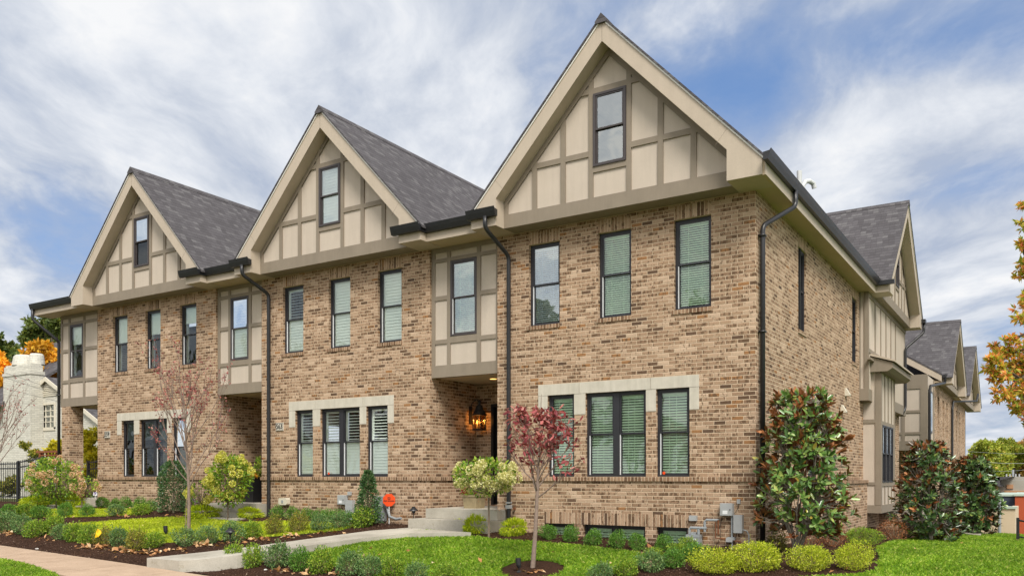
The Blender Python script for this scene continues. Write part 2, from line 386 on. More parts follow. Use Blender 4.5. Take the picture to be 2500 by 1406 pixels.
SL=1.061; ZA=7.99; ZI=7.60     # gable: slope, outer and inner apex heights
def gable(F,c,parent,rooflen,kind='blind',half=2.79,zs=4.75,za=ZA,glass='glass',win=True,detail=True,shade=.5):
    """half-timbered gable over the wall: c = centre, overhangs the wall by .4/.68"""
    zi=za-.39; sl=(za-5.03)/half; hin=half-.57
    top=lambda u:za-sl*abs(u-c); low=lambda u:zi-sl*abs(u-c)
    wu0,wu1,wz0,wz1=c-.31,c+.33,5.55,6.85
    st=MB(F)
    st.ext([(c-hin,zs+.2),(wu0,zs+.2),(wu0,low(wu0)),(c-hin,low(c-hin))],.30,.37)
    st.ext([(wu1,zs+.2),(c+hin,zs+.2),(c+hin,low(c+hin)),(wu1,low(wu1))],.30,.37)
    st.box(wu0,wu1,.30,.37,zs+.2,wz0); st.ext([(wu0,wz1),(wu1,wz1),(wu1,low(wu1)),(c,zi),(wu0,low(wu0))],.30,.37)
    g=st.build('gable_wall',M['stucco'],parent)
    t=MB(F)
    t.box(c-hin-.01,c+hin-.005,0.0,.40,zs-.004,zs+.25)
    def vb(u,z0=zs+.25,w=.05,z1=None):
        t.ext([(u-w,z0),(u+w,z0),(u+w,z1 or low(u+w)),(u-w,z1 or low(u-w))],.372,.398)
    for du in (-1.54,-.93,.97,1.56): vb(c+du)
    vb(c-.36,w=.045); vb(c+.38,w=.045); vb(c-hin+.045,w=.045)
    def ub(uA,uB,z,hw=.05): t.box(uA,uB,.372,.396,z-hw,z+hw)
    uL=c-(zi-5.8)/sl-.02; uR=c+(zi-5.8)/sl+.02
    for a,b in ((uL,c-1.59),(c-1.49,c-.98),(c-.88,c-.405),(c+.425,c+.92),(c+1.02,c+1.51),(c+1.61,uR)): ub(a,b,5.80)
    u6=(zi-6.92)/sl; ub(c-u6,c-.405,6.92); ub(c+.425,c+u6,6.92); ub(c-.315,c+.335,6.905,.052); ub(c-.315,c+.335,5.50,.052)
    # sloping boards under the rake
    for s in (-1,1):
        t.ext([(c,zi),(c+s*hin,low(c+s*hin)),(c+s*hin,low(c+s*hin)-.13),(c,zi-.13)],.3985,.405)
    t.build('timber_trim',M['trim'],parent)
    if win: window(F,wu0,wu1,wz0,wz1,.415,parent,kind,fm='greyframe',glass=glass,jamb=False,shade=shade)
    b=MB(F)
    for s in (-1,1):
        b.ext([(c,za),(c+s*half,top(c+half)),(c+s*half,zs-.008),(c+s*hin,zs-.008),(c+s*hin,low(c+hin)),(c,zi)],.64,.68)
        b.ext([(c+s*hin,zs-.008),(c+s*half,zs-.008),(c+s*half,top(c+half)-.01),(c+s*hin,top(c+hin)-.01)],0.0,.64)   # boxed eave return
        b.ext([(c,zi+.03),(c+s*hin,low(c+hin)+.03),(c+s*hin,low(c+hin)),(c,zi)],.3,.64)
        for q in (.86,): pass
    b.build('barge_board',M['barge'],parent)
    jn=MB(F); jn.box(c-.0035,c+.0035,.675,.6815,zi+.01,za-.03); jn.build('board_joint',M['trim'],parent)
    for s in (-1,1):
        jn=MB(F); q=.80*half; u1,v1=c+s*q,za-sl*q-.03; jn.ext([(u1-.003,v1),(u1+.003,v1),(u1-s*.20+.003,v1-.24),(u1-s*.20-.003,v1-.24)],.675,.6812); jn.build('board_joint',M['trim'],parent)
    dr=MB(F)
    for s in (-1,1): dr.ext([(c,za+.008),(c+s*(half+.03),top(c+half)+.008-.03*sl),(c+s*(half+.03),top(c+half)-.028-.03*sl),(c,za-.028)],.681,.697)
    dr.build('drip_edge',M['drip'],parent)
    r=MB(F)
    for s in (-1,1):
        e=half+.07
        r.ext([(c,za+.055),(c+s*e,za-sl*e+.055),(c+s*e,za-sl*e+.012),(c,za+.012)],-rooflen,.715)
    r.ext([(c-.12,za+.058-.12*sl+.02),(c,za+.085),(c+.12,za+.058-.12*sl+.02),(c+.11,za+.03-.11*sl),(c-.11,za+.03-.11*sl)],-rooflen,.725)
    r.build('roof',M['roof'],parent)
def gutter_u(mb,F,u0,u1,d,z):   # K-style gutter running along u; d = back plane
    mb.F=F
    mb.extu([(d,z),(d+.10,z+.012),(d+.125,z+.045),(d+.105,z-.03),(d+.075,z-.115),(d,z-.12)],u0,u1)
def stucco_bay(F,parent,u0,u1,d,kind='blind',glass='glass',left_open=False,shade=.4):
    p=MB(F); wu0,wu1,wz0,wz1=u0+.49,u0+1.15,2.895,4.44
    wall_cells(p,u0,u1,2.07,4.75,[(wu0,wu1,wz0,wz1)],d-.2,d)
    p.build('stucco_wall',M['stucco'],parent)
    t=MB(F); e=d+.024
    t.box(u0,u1,d-.1,e+.002,2.06,2.31)
    t.box(u0,u1,d+.001,e+.002,4.65,4.748)
    for a,b in ((u0,u0+.09),(u0+.405,u0+.488),(u0+1.152,u0+1.245),(u1-.07,u1)): t.box(a,b,d+.001,e,2.31,4.65)
    for z0,z1 in ((3.66,3.75),(2.755,2.845),(4.445,4.525)):
        for a,b in ((u0+.09,u0+.405),(u0+1.245,u1-.07)): t.box(a,b,d+.001,e-.002,z0,z1)
    t.box(u0+.488,u0+1.152,d+.001,e-.002,2.755,2.885); t.box(u0+.488,u0+1.152,d+.001,e-.002,4.45,4.525)
    t.build('timber_trim',M['trim'],parent)
    window(F,wu0,wu1,wz0,wz1,d+.028,parent,kind,fm='greyframe',glass=glass,shade=shade)

def brick_front(F,parent,cfg):
    """5.12 m wide brick front, openings measured from its right edge"""
    A=[(-4.39,-3.71,2.90,4.47),(-2.90,-2.24,2.90,4.47),(-1.43,-.76,2.90,4.47)]
    B=[(-3.97,-3.40,0,1.545),(-3.16,-1.955,0,1.545),(-1.76,-1.145,0,1.545)]
    Bm=[(-4.04,-3.41,-1.25,-.885),(-3.22,-1.97,-1.25,-.885),(-1.76,-1.175,-1.25,-.885)] if cfg.get('basement') else []
    w=MB(F); wall_cells(w,-5.12,0,-2.1,4.76,A+B+Bm,-.25,0.0); w.build('wall',M['brick'],parent)
    for o in A: s=MB(F); s.box(o[0]-.0,o[1],-.1,.004,4.472,4.71); s.build('soldier_course',M['soldier'],parent)
    if Bm: s=MB(F); s.box(-4.04,-1.165,-.1,.0045,-.883,-.665); s.build('soldier_course',M['soldier_low'],parent)
    l=MB(F); l.box(-5.13,0.03,-.02,.032,-.08,-.004); l.build('water_table',M['rowlock'],parent)
    st=MB(F)
    for a,b in ((-4.175,-3.295),(-3.287,-1.873),(-1.865,-.972)): st.box(a,b,-.12,.012,1.548,1.755)
    for a,b in ((-4.175,-3.972),(-3.398,-3.162),(-1.953,-1.762),(-1.143,-.972)): st.box(a,b,-.12,.010,1.16,1.542)
    st.build('stone_lintel',M['stone'],parent)
    for i,o in enumerate(A): window(F,*o,-.07,parent,cfg['up'][i],glass=cfg['upg'][i],sill=.02,shade=cfg.get('shade',[.5]*3)[i])
    for i,o in enumerate(B): window(F,*o,-.06,parent,cfg['low'][i],double=(i==1),glass=cfg['lowg'],shade=.33)
    for i,o in enumerate(Bm): window(F,*o,-.10,parent,'venet',double=(i==1),glass='glass',single=True,jamb=False)
M['soldier_low']=brick_mat('soldier_brick_low',.0677,.26,soldier=0.215)

# ------------------------------------------------------------------ the three townhouses
def build_house(off,label,cfg):
    root=thing('townhouse',label,'townhouse',(off-2.56,0,-1.05),'row of three attached brick townhouses')
    F=FR(off,0)
    brick_front(F,root,cfg)
    gable(F,-2.49,root,13.6,kind=cfg['gk'],glass=cfg['gg'],shade=.75)
    # party / reveal walls beside the entries
    for a,c in [(-5.12,-4.90)]+([(-.22,0)] if off<-1 else []): w=MB(F); w.box(a,c,-1.95,-.25,-2.1,4.76); w.build('side_wall',M['brick'],root)
    l=MB(F)
    if off<-1: l.box(0.0,.032,-1.95,.02,-.081,-.005)
    if l.v: l.build('water_table',M['rowlock'],root)
    # soffit over front wall
    s=MB(F); s.box(-5.29,.30,-.02,.395,4.752,4.80); s.build('soffit',M['soffit'],root)
    return root,F
H3,F3=build_house(0,'brick corner townhouse at the right end of the row with basement windows',
  dict(basement=True,up=['pale','blind','blind'],upg=['glass_sky','glass','glass'],low=['venet']*3,lowg='glass',gk='none',gg='glass_sky'))
H2,F2=build_house(-6.81,'middle brick townhouse with the plaque 563 and white shutters behind its windows',
  dict(up=['shutopen','shut','shut'],upg=['glass','glass','glass'],low=['shutopen']*3,lowg='glass',gk='shut',gg='glass_sky'))
H1,F1=build_house(-13.62,'left end brick townhouse with the plaque 559 and dark lower windows',
  dict(up=['shade']*3,upg=['glass','glass','glass'],low=['shade']*3,lowg='glass_dark',gk='none',gg='glass_dark',shade=[.45,.38,.28]))
for H,F,k,gs in ((H3,F3,'blind','glass_sky'),(H2,F2,'shutopen','glass'),(H1,F1,'shade','glass')):
    u0=-6.81
    if H is H1:      # open corner porch at the far left
        stucco_bay(F,H,-7.05,-5.12,-.05,k,gs,shade=.35)
    else: stucco_bay(F,H,u0,-5.12,-.08,k,gs)
    # eave over the entry: fascia, soffit, gutter
    u0=-7.6 if H is H1 else -7.13
    f=MB(F); f.box(u0 if H is H1 else -6.52,-5.27,.44,.50,4.74,4.98); f.build('fascia',M['barge'],H)
    s=MB(F); s.box(u0 if H is H1 else -6.82,-5.12,-.08,.44,4.751,4.80); s.build('soffit',M['soffit'],H)
    g=MB(F); gutter_u(g,F,(u0 if H is H1 else -6.50),-5.30,.50,5.02)
    if H is not H1:
        gutter_u(g,F,-7.20,-6.47,.70,5.02); gutter_u(g,F,-5.32,-4.66,.70,5.02)
        g.box(-6.54,-6.47,.50,.72,4.90,5.02); g.box(-5.32,-5.25,.50,.72,4.90,5.02)
    g.build('gutter',M['black'],H)
    # low roof between the gables
    r=MB(F)
    if H is H1:
        y0,z0=.50,5.02
        r.add([(-7.6,.52,5.03),(-5.2,.52,5.03),(-5.2,-4,5.5),(-7.6,-4,5.5),(-7.6,.52,4.97),(-5.2,.52,4.97),(-5.2,-4,5.44),(-7.6,-4,5.44)],[(0,1,2,3),(7,6,5,4),(0,4,5,1),(1,5,6,2),(2,6,7,3),(3,7,4,0)])
    else:
        t=6.9; zz=5.05+.42*t
        xa,xb=-9.30,-2.49
        A=[(-6.52,.60,5.04),(-5.26,.60,5.04),(xb,-t+.6,zz),(xa,-t+.6,zz),(xb,-14.2,zz),(xa,-14.2,zz)]
        r.add(A+[(a,b,c-.06) for a,b,c in A],[(0,1,2,3),(3,2,4,5),(6,9,8,7),(9,11,10,8),(0,6,7,1),(1,7,8,2),(2,8,10,4),(3,9,6,0),(5,11,9,3),(4,10,11,5)])
    r.build('valley_roof',M['roof'],H)
# entry recesses
def entry(F,H,lamp):
    b=MB(F); wall_cells(b,-6.81,-5.12,-2.0,2.06,[(-6.40,-5.45,-.62,1.62)],-1.95,-1.70); b.build('entry_wall',M['brick'],H)
    d=MB(F); d.box(-6.40,-6.33,-1.80,-1.68,-.62,1.62); d.box(-5.52,-5.45,-1.80,-1.68,-.62,1.62); d.box(-6.33,-5.52,-1.80,-1.68,1.55,1.62)
    d.box(-6.33,-5.52,-1.84,-1.77,-.62,1.55)
    for a,c in ((-6.22,-5.98),(-5.87,-5.63)):
        for z0,z1 in ((-.45,.15),(.28,.82),(.95,1.42)): d.box(a,c,-1.775,-1.755,z0,z1)
    do=d.build('door',M['door'],H)
    h=MB(F); h.tube([(-5.60,-1.77,.35),(-5.60,-1.70,.35),(-5.68,-1.70,.35)],.012); h.build('handle',M['steelgrey'],do)
    c=MB(F); c.box(-6.82,-5.11,-1.95,-.10,2.075,2.13); c.build('entry_ceiling',M['soffit'],H)
    l=MB(F); l.lathe((-5.85,-.95,2.0735-.004),[(.075,0),(.06,.003)],20); l.build('ceiling_light',M['canlight'],H)
    s=MB(F); s.box(-6.62,-4.87,-1.95,.38,-.84,-.645); s.box(-6.80,-4.86,-1.5,.72,-1.5,-.845); so=s.build('entry_steps',M['concrete'],H)
entry(F3,H3,True); entry(F2,H2,False)
# left porch: pillar, slab, ceiling
p=MB(F1); p.box(-6.95,-6.54,-.42,0,-2,2.06); p.build('pillar',M['brick'],H1)
p=MB(F1); p.box(-6.97,-6.52,-.44,.025,-.08,-.004); p.build('pillar_band',M['rowlock'],H1)
c=MB(F1); c.box(-7.05,-5.12,-2.6,-.10,2.075,2.14); c.build('entry_ceiling',M['soffit'],H1)
p=MB(F1); p.box(-7.05,-7.0,-12,-.25,2.07,4.75); p.build('end_wall',M['stucco'],H1)
s=MB(F1); s.box(-6.4,-4.9,-2.4,.34,-.84,-.62); s.box(-6.75,-4.86,-1.5,.70,-1.4,-.80); s.build('entry_steps',M['concrete'],H1)
b=MB(F1); b.box(-7.0,-5.1,-2.9,-2.6,1.2,2.1); b.build('beam',M['stucco'],H1)
# back walls keep the houses closed
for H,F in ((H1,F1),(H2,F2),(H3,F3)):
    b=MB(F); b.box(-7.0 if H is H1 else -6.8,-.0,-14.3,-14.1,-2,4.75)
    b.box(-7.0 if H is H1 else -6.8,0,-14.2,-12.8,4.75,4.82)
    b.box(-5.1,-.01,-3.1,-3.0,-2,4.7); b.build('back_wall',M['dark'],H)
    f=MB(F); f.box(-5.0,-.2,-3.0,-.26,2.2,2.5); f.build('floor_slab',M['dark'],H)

# downspouts (part of each house)
def spout(F,H,pts,rad=.042,ph=None):
    t=MB(F); P=[Vector(p) for p in pts]; q=[P[0]]
    for a,b,c in zip(P,P[1:],P[2:]):
        r=min(.09,(b-a).length*.45,(c-b).length*.45)
        s=b+(a-b).normalized()*r; e=b+(c-b).normalized()*r
        q+= [s.lerp(b,.0)]+[(s*(1-k)**2+b*2*k*(1-k)+e*k*k) for k in (.33,.66)]+[e]
    q.append(P[-1]); t.tube(q,rad,10)
    for z in (.2,2.4,4.0):
        pv=P[-2]; 
        if P[-1].z<z<P[-2].z: t.box(pv.x-.06,pv.x+.06,pv.y-.06,pv.y+.05,z,z+.03)
    t.build('downspout',M['black'],H,smooth=True)
spout(F3,H3,[(-4.90,.76,4.92),(-4.90,.76,4.70),(-4.80,.085,4.30),(-4.80,.085,-.90),(-4.84,.13,-1.12)])
spout(F2,H2,[(-4.92,.76,4.92),(-4.92,.76,4.70),(-4.78,.085,4.34),(-4.78,.085,-.90),(-4.80,.13,-1.05)])
spout(F1,H1,[(-7.50,.56,4.93),(-7.50,.56,4.62),(-7.10,.06,4.05),(-7.10,.0,3.98),(-7.10,0,-.85)])
c=MB(F3); c.box(-4.845,-4.755,.03,.135,-.62,-.55); c.box(-4.84,-4.76,.03,.132,-.52,-.49); c.build('spout_strap',M['steelgrey'],H3)

# number plaques
def plaque(F,H,u,z,txt):
    p=MB(F); p.box(u-.125,u+.125,-.01,.022,z-.095,z+.095); po=p.build('number_plaque',M['plaque'],H)
    r=MB(F); 
    for a,b_,c_,d_ in ((u-.118,u+.118,z+.082,z+.088),(u-.118,u+.118,z-.088,z-.082),(u-.118,u-.112,z-.082,z+.082),(u+.112,u+.118,z-.082,z+.082)): r.box(a,b_,.022,.026,c_,d_)
    r.build('plaque_border',M['ink'],po)
    x,y,zz=F(u,.026,z); text_part(txt,.17,(x,y,zz),po,M['ink'],sx=.82)
plaque(F2,H2,-11.295+6.81,1.185,'563'); plaque(F1,H1,-18.25+13.62,1.185,'559')

# ---- side elevation of the corner house
FS=FR(0,0,True)
A=[(2.84,3.47,2.86,4.47),(8.22,8.86,2.86,4.47),(3.62,4.40,0,1.55),(3.45,4.05,-1.25,-.885)]
w=MB(FS); wall_cells(w,.25,9.72,-2.3,4.76,A,-.25,0.0); w.build('side_wall',M['brick'],H3)
for o in A[:2]: s=MB(FS); s.box(o[0],o[1],-.1,.004,4.472,4.71); s.build('soldier_course',M['soldier'],H3)
l=MB(FS); l.box(-.03,9.0,-.02,.032,-.081,-.005); l.build('water_table',M['rowlock'],H3)
st=MB(FS); st.box(3.42,4.60,-.12,.012,1.55,1.755); st.box(3.42,3.62,-.12,.010,1.16,1.545); st.box(4.40,4.60,-.12,.010,1.16,1.545); st.build('stone_lintel',M['stone'],H3)
for i,o in enumerate(A): window(FS,*o,-.035,H3,['none','none','venet','none'][i],glass='glass' if i<3 else 'glass_dark',sill=.02 if i<2 else None,single=(i==3),jamb=(i<2))
# lower brick base steps out toward the bay
b=MB(FS); b.box(6.9,9.72,0.0,.10,-2.3,-.085); b.build('brick_base',M['brick'],H3)
b=MB(FS); b.box(6.87,9.74,0.032,.135,-.165,-.086); b.build('base_cap',M['rowlock'],H3)
# side eave
s=MB(FS); s.box(-.64,9.5,-.02,.29,4.745,4.80); s.box(-.66,9.46,.29,.335,4.735,4.985); s.build('side_soffit',M['soffit'],H3)
s=MB(FS); s.box(-.665,9.46,.336,.352,4.735,4.99); s.build('side_fascia',M['barge'],H3)
g=MB(FS); gutter_u(g,FS,-.83,9.44,.352,5.03)
g.box(9.36,9.46,.35,.80,4.92,5.03); g.build('side_gutter',M['black'],H3)
s=MB(FS); s.box(9.46,9.8,.0,.66,4.745,4.985); s.build('eave_return',M['barge'],H3)
# side gable (faces right)
gable(FS,12.85,H3,27.0,kind='none',half=3.3,za=7.93,glass='glass')
sf=MB(FS); sf.box(9.6,16.15,-.02,.395,4.752,4.80); sf.build('soffit',M['soffit'],H3)
# upper stucco bay
u=MB(FS); u.box(9.20,16.0,-.3,.20,2.05,4.75); u.build('upper_bay',M['stucco'],H3)
t=MB(FS)
t.box(9.17,16.02,-.02,.225,1.96,2.26); t.box(9.172,9.26,.12,.226,2.26,4.748); t.box(9.17,9.199,-.0,.03,2.26,4.748)
t.box(9.26,16.0,.2,.224,4.62,4.745)
for y in (10.25,11.15,12.05,12.95,13.85): t.box(y-.04,y+.04,.2,.222,3.30,4.62)
t.box(9.26,16.0,.2,.223,3.20,3.30); t.box(10.2,10.28,.2,.222,2.26,3.2)
t.build('bay_trim',M['trim'],H3)
# lower projecting bay with a shed roof
lb=MB(FS); wz=(-.15,1.36); wys=[(9.90,10.42),(10.52,11.05),(11.15,11.68)]
wall_cells(lb,9.72,12.05,-.93,2.72,[(a,b,*wz) for a,b in wys],.16,.42)
lb.box(9.72,9.76,-.05,.16,-.93,2.0); lb.box(12.0,12.05,-.05,.16,-.93,2.6); lb.box(9.72,12.05,-.05,.16,-.93,-.86); lb.build('lower_bay',M['stucco'],H3)
t=MB(FS)
t.box(9.70,12.07,-.02,.446,-.95,-.74); t.box(9.695,9.84,.30,.448,-.74,2.70); t.box(9.697,9.719,.0,.30,-.22,-.14); t.box(9.697,9.719,.0,.30,1.40,1.50)
t.box(11.97,12.07,.34,.447,-.74,2.72); t.box(9.84,11.97,.42,.444,-.25,-.152); t.box(9.84,11.97,.42,.444,1.362,1.46)
for a,b in ((9.84,9.90),(10.42,10.52),(11.05,11.15),(11.68,11.97)): t.box(a,b,.42,.443,-.152,1.362)
for y in (10.37,10.95,11.53): t.box(y-.035,y+.035,.42,.442,1.46,2.7); t.box(y-.035,y+.035,.42,.442,-.74,-.25)
t.build('bay_trim',M['trim'],H3)
for a,b in wys: window(FS,a,b,*wz,.455,H3,'none',fm='bronze',glass='glass_sky',jamb=True,fw=.03)
sh=MB(FS); sh.ext([(9.0,2.98),(14.1,2.98),(14.1,3.03),(9.0,3.03)],.22,.30); 
sh.extu([(.2,3.12),(.74,2.93),(.74,2.80),(.62,2.72),(.2,2.72)],9.55,13.0); sh.build('bay_eave',M['trim'],H3)
sh=MB(FS); sh.extu([(.2,3.20),(.80,2.985),(.80,2.945),(.2,3.14)],9.5,13.1); sh.build('bay_roof',M['barge'],H3)
b=MB(FS); b.box(9.73,16,-.3,.02,-2.4,2.0); b.box(12.1,16,-.02,.6,-2.4,-1.05); b.build('side_wall',M['brick'],H3)
b=MB(FS); b.box(12.1,16,-.02,.62,-1.05,-.93); b.box(12.2,13.6,.02,1.2,-1.1,-.95); b.build('side_porch_slab',M['concrete'],H3)
# spouts on the side
spout(FS,H3,[(.95,.41,4.93),(.95,.41,4.66),(.16,.07,4.18),(.16,.07,-1.25)])
g=MB(FS); gutter_u(g,FS,15.4,16.9,.68,5.05) if False else g.box(15.95,16.25,.68,.80,4.93,5.05); g.build('gable_gutter',M['black'],H3)
spout(FS,H3,[(16.1,.74,4.95),(16.1,.74,4.65),(15.6,.26,4.1),(15.6,.26,2.2),(15.4,.18,1.95)])
# dryer hoods and small wall vents
for y,z in ((7.40,2.03),(6.98,1.60)):
    v=MB(FS); v.extu([(0,z+.09),(.02,z+.09),(.11,z-.07),(.10,z-.10),(0,z-.10)],y-.09,y+.09); v.build('vent_hood',M['beige'],H3)
for y in (.86,2.05): v=MB(FS); v.box(y,y+.16,0,.05,-.26,-.09); v.build('wall_vent',M['white'],H3)
# roof pipes
vt=MB(); vt.tube([(-.6,5.42,5.2),(-.6,5.42,6.83)],.055,12); vt.tube([(-.6,5.72,5.2),(-.6,5.72,6.58),(-.56,5.80,6.70),(-.5,5.93,6.74),(-.44,6.05,6.70),(-.42,6.08,6.6)],.055,12); vt.build('vent_pipe',M['pvc'],H3,smooth=False)

# ------------------------------------------------------------------ camera, light, sky
cam=bpy.data.cameras.new('camera'); co=bpy.data.objects.new('camera',cam); COL.objects.link(co); S.camera=co
co.location=(CAM[0],CAM[1],0); co.rotation_euler=(R(90),0,YAW); cam.sensor_width=36; cam.lens=FPX*36/2500
cam.shift_y=(CY-703)/2500; cam.clip_end=3000; cam.clip_start=.1
SUN_EL,SUN_AZ=R(50),R(45)      # azimuth from -y toward +x
sd=Vector((math.sin(SUN_AZ)*math.cos(SUN_EL),-math.cos(SUN_AZ)*math.cos(SUN_EL),math.sin(SUN_EL)))
sl=bpy.data.lights.new('sun','SUN'); sl.energy=2.5; sl.angle=R(22); sl.color=(1,.95,.87)
so=bpy.data.objects.new('sun',sl); COL.objects.link(so); so.rotation_euler=sd.to_track_quat('Z','Y').to_euler()
W=bpy.data.worlds.new('World'); S.world=W; W.use_nodes=True; nt=W.node_tree; nt.nodes.clear()
def build_sky():
    n=N.__new__(N); n.t=nt
    sky=n.n('TexSky',_sky_type='NISHITA',_sun_disc=False); sky.sun_elevation=SUN_EL; sky.sun_rotation=math.pi-SUN_AZ; sky.air_density=1.0; sky.dust_density=1.2; sky.ozone_density=2.5
    d=n.n('TexCoord').outputs['Generated']; sp=n.n('SeparateXYZ',i0=d); x,y,z=sp.outputs
    zz=n.m('ADD',n.m('MAXIMUM',z,0.0),.16)
    c,s=math.cos(YAW),math.sin(YAW)
    a=n.m('DIVIDE',n.m('ADD',n.m('MULTIPLY',x,c),n.m('MULTIPLY',y,s)),zz)       # across
    b=n.m('DIVIDE',n.m('ADD',n.m('MULTIPLY',x,-s),n.m('MULTIPLY',y,c)),zz)      # away
    wv=n.n('CombineXYZ',i0=a,i1=b,i2=0.0).outputs[0]
    wp=n.n('TexNoise',Vector=wv); wp.inputs['Scale'].default_value=.8; wp.inputs['Detail'].default_value=3
    warp=n.n('VectorMath',_operation='SCALE',i0=n.n('VectorMath',_operation='SUBTRACT',i0=wp.outputs[1],i1=(.5,.5,.5)).outputs[0],Scale=.75).outputs[0]
    def layer(ang,su,sv,off,sc,det,ro):
        mp=n.n('Mapping',Vector=n.n('VectorMath',_operation='ADD',i0=wv,i1=warp).outputs[0]); mp.inputs['Rotation'].default_value=(0,0,R(ang)); mp.inputs['Scale'].default_value=(su,sv,1); mp.inputs['Location'].default_value=off
        return n.noise(mp.outputs[0],sc,det,ro)
    n1=layer(28,1.35,.72,(3.1,.7,0),1.0,8,.58)
    n2=layer(30,3.2,1.5,(7.3,2.2,0),1.0,7,.60)
    n3=layer(0,1,1,(1.3,5.2,2),1.6,6,.55)
    dens=n.m('ADD',n.m('ADD',n.m('MULTIPLY',n1,.5),n.m('MULTIPLY',n2,.25)),n.m('MULTIPLY',n3,.25))
    # clear gaps and thick places, by direction
    def spot(px,py,w,amt,wz=None):
        v=Vector((-math.sin(YAW)+(px-CX)/FPX*math.cos(YAW),math.cos(YAW)+(px-CX)/FPX*math.sin(YAW),(CY-py)/FPX)).normalized()
        dd=n.n('VectorMath',_operation='SUBTRACT',i0=d,i1=tuple(v)).outputs[0]
        mp=n.n('VectorMath',_operation='MULTIPLY',i0=dd,i1=(1/w,1/w,1/(wz or w))).outputs[0]
        l=n.n('VectorMath',_operation='LENGTH',i0=mp).outputs['Value']
        g=n.m('POWER',2.718,n.m('MULTIPLY',n.m('MULTIPLY',l,l),-1.0))
        return n.m('MULTIPLY',g,amt)
    for px,py,w,amt,wz in ((1840,230,.10,-.12,.08),(2390,110,.12,-.15,.07),(1500,30,.10,-.05,.05),(2330,470,.12,-.13,.035),(2480,700,.1,-.09,.03),(120,640,.17,-.04,.10),(880,330,.1,-.05,.05),
                           (250,120,.22,.10,.14),(2250,300,.16,.13,.06),(2420,560,.10,.06,.05),(450,520,.13,.03,.04),(1950,480,.12,.07,.06),(1100,150,.16,.05,.09),(700,60,.12,.06,.06),(2480,540,.1,.05,.05)):
        dens=n.m('ADD',dens,spot(px,py,w,amt,wz))
    back=n.n('MapRange',i0=n.m('ADD',n.m('MULTIPLY',x,s),n.m('MULTIPLY',y,-c)),i1=-.1,i2=.55).outputs[0]
    dens=n.m('ADD',dens,n.m('MULTIPLY',back,.07))
    mask=n.n('MapRange',i0=dens,i1=.30,i2=.50); mask.interpolation_type='SMOOTHSTEP'
    tone=n.n('MapRange',i0=n.m('ADD',dens,n.m('MULTIPLY',n.m('SUBTRACT',n2,.5),.70)),i1=.38,i2=.68).outputs[0]
    cc=n.ramp(tone,[(0,(2.75,3.15,3.95)),(.35,(3.7,4.0,4.55)),(.7,(4.75,4.95,5.3)),(1,(5.6,5.65,5.75))])
    cc=n.mix(back,cc,n.mix(1.0,cc,(1.75,1.68,1.58),'MULTIPLY'))
    blue=n.mix(.45,n.mix(1.0,sky.outputs[0],(.60,.76,.96),'MULTIPLY'),(1.45,2.3,3.9))
    col=n.mix(mask.outputs[0],blue,cc)
    bg=n.n('Background',Color=col,Strength=.10); n.n('OutputWorld',i0=bg.outputs[0])
build_sky()
S.view_settings.view_transform='Standard'; S.view_settings.look='None'; S.view_settings.exposure=.74; S.view_settings.gamma=1
S.render.engine='CYCLES'; S.cycles.max_bounces=6; S.cycles.transparent_max_bounces=16

# ------------------------------------------------------------------ plants kit
def leaf_mat(name,stops,rough=.55,trans=.25,under=None,spec=.35,big=0.0):
    n=N(name); g=n.n('NewGeometry'); r=g.outputs['Random Per Island']
    c=n.ramp(r,stops)
    if under is not None: c=n.mix(g.outputs['Backfacing'],c,under)
    if big:
        c=n.mix(1.0,c,n.ramp(n.noise(g.outputs['Position'],big,2),[(.3,(.72,.75,.7)),(.7,(1.25,1.2,1.15))]),'MULTIPLY')
    p=n.n('BsdfPrincipled'); n.put(p,'Base Color',c); n.put(p,'Roughness',rough); n.put(p,'Specular IOR Level',spec)
    t=n.n('BsdfTranslucent',Color=n.mix(1.0,c,(1.2,1.25,.7),'MULTIPLY'))
    mx=n.n('MixShader',i0=trans,i1=p.outputs[0],i2=t.outputs[0]); n.n('OutputMaterial',i0=mx.outputs[0]); return n.mat
M['leaf_box']=leaf_mat('boxwood_leaf',[(0,(.04,.12,.014)),(.5,(.10,.245,.030)),(1,(.24,.42,.065))])
M['leaf_blue']=leaf_mat('bluish_leaf',[(0,(.04,.12,.036)),(.5,(.12,.23,.07)),(1,(.30,.42,.14))])
M['leaf_mid']=leaf_mat('green_leaf',[(0,(.065,.165,.012)),(.5,(.19,.33,.026)),(1,(.43,.52,.06))])
M['leaf_olive']=leaf_mat('olive_leaf',[(0,(.09,.12,.018)),(.5,(.22,.24,.03)),(.85,(.38,.36,.05)),(1,(.50,.30,.07))])
M['leaf_gold']=leaf_mat('golden_foliage',[(0,(.18,.28,.008)),(.5,(.42,.52,.014)),(1,(.68,.72,.03))],trans=.3)
M['leaf_lime']=leaf_mat('lime_leaf',[(0,(.18,.26,.012)),(.4,(.38,.46,.022)),(.8,(.62,.66,.045)),(1,(.74,.72,.12))],trans=.3)
M['leaf_holly']=leaf_mat('holly_leaf',[(0,(.03,.085,.026)),(.6,(.075,.165,.055)),(1,(.19,.29,.12))],rough=.35,spec=.6)
M['leaf_magn']=leaf_mat('magnolia_leaf',[(0,(.045,.11,.022)),(.45,(.10,.20,.038)),(.8,(.20,.31,.075)),(.94,(.34,.42,.10)),(.975,(.46,.46,.08)),(1,(.34,.14,.03))],rough=.28,trans=.10,under=(.20,.085,.030),spec=.7)
M['leaf_magn_dark']=leaf_mat('dark_magnolia_leaf',[(0,(.024,.060,.016)),(.6,(.060,.125,.034)),(.9,(.14,.22,.06)),(1,(.26,.33,.07))],rough=.28,trans=.08,under=(.10,.050,.018),spec=.75)
M['leaf_rust']=leaf_mat('rust_leaf',[(0,(.14,.048,.020)),(.6,(.30,.110,.040)),(1,(.48,.21,.08))],rough=.5,trans=.15)
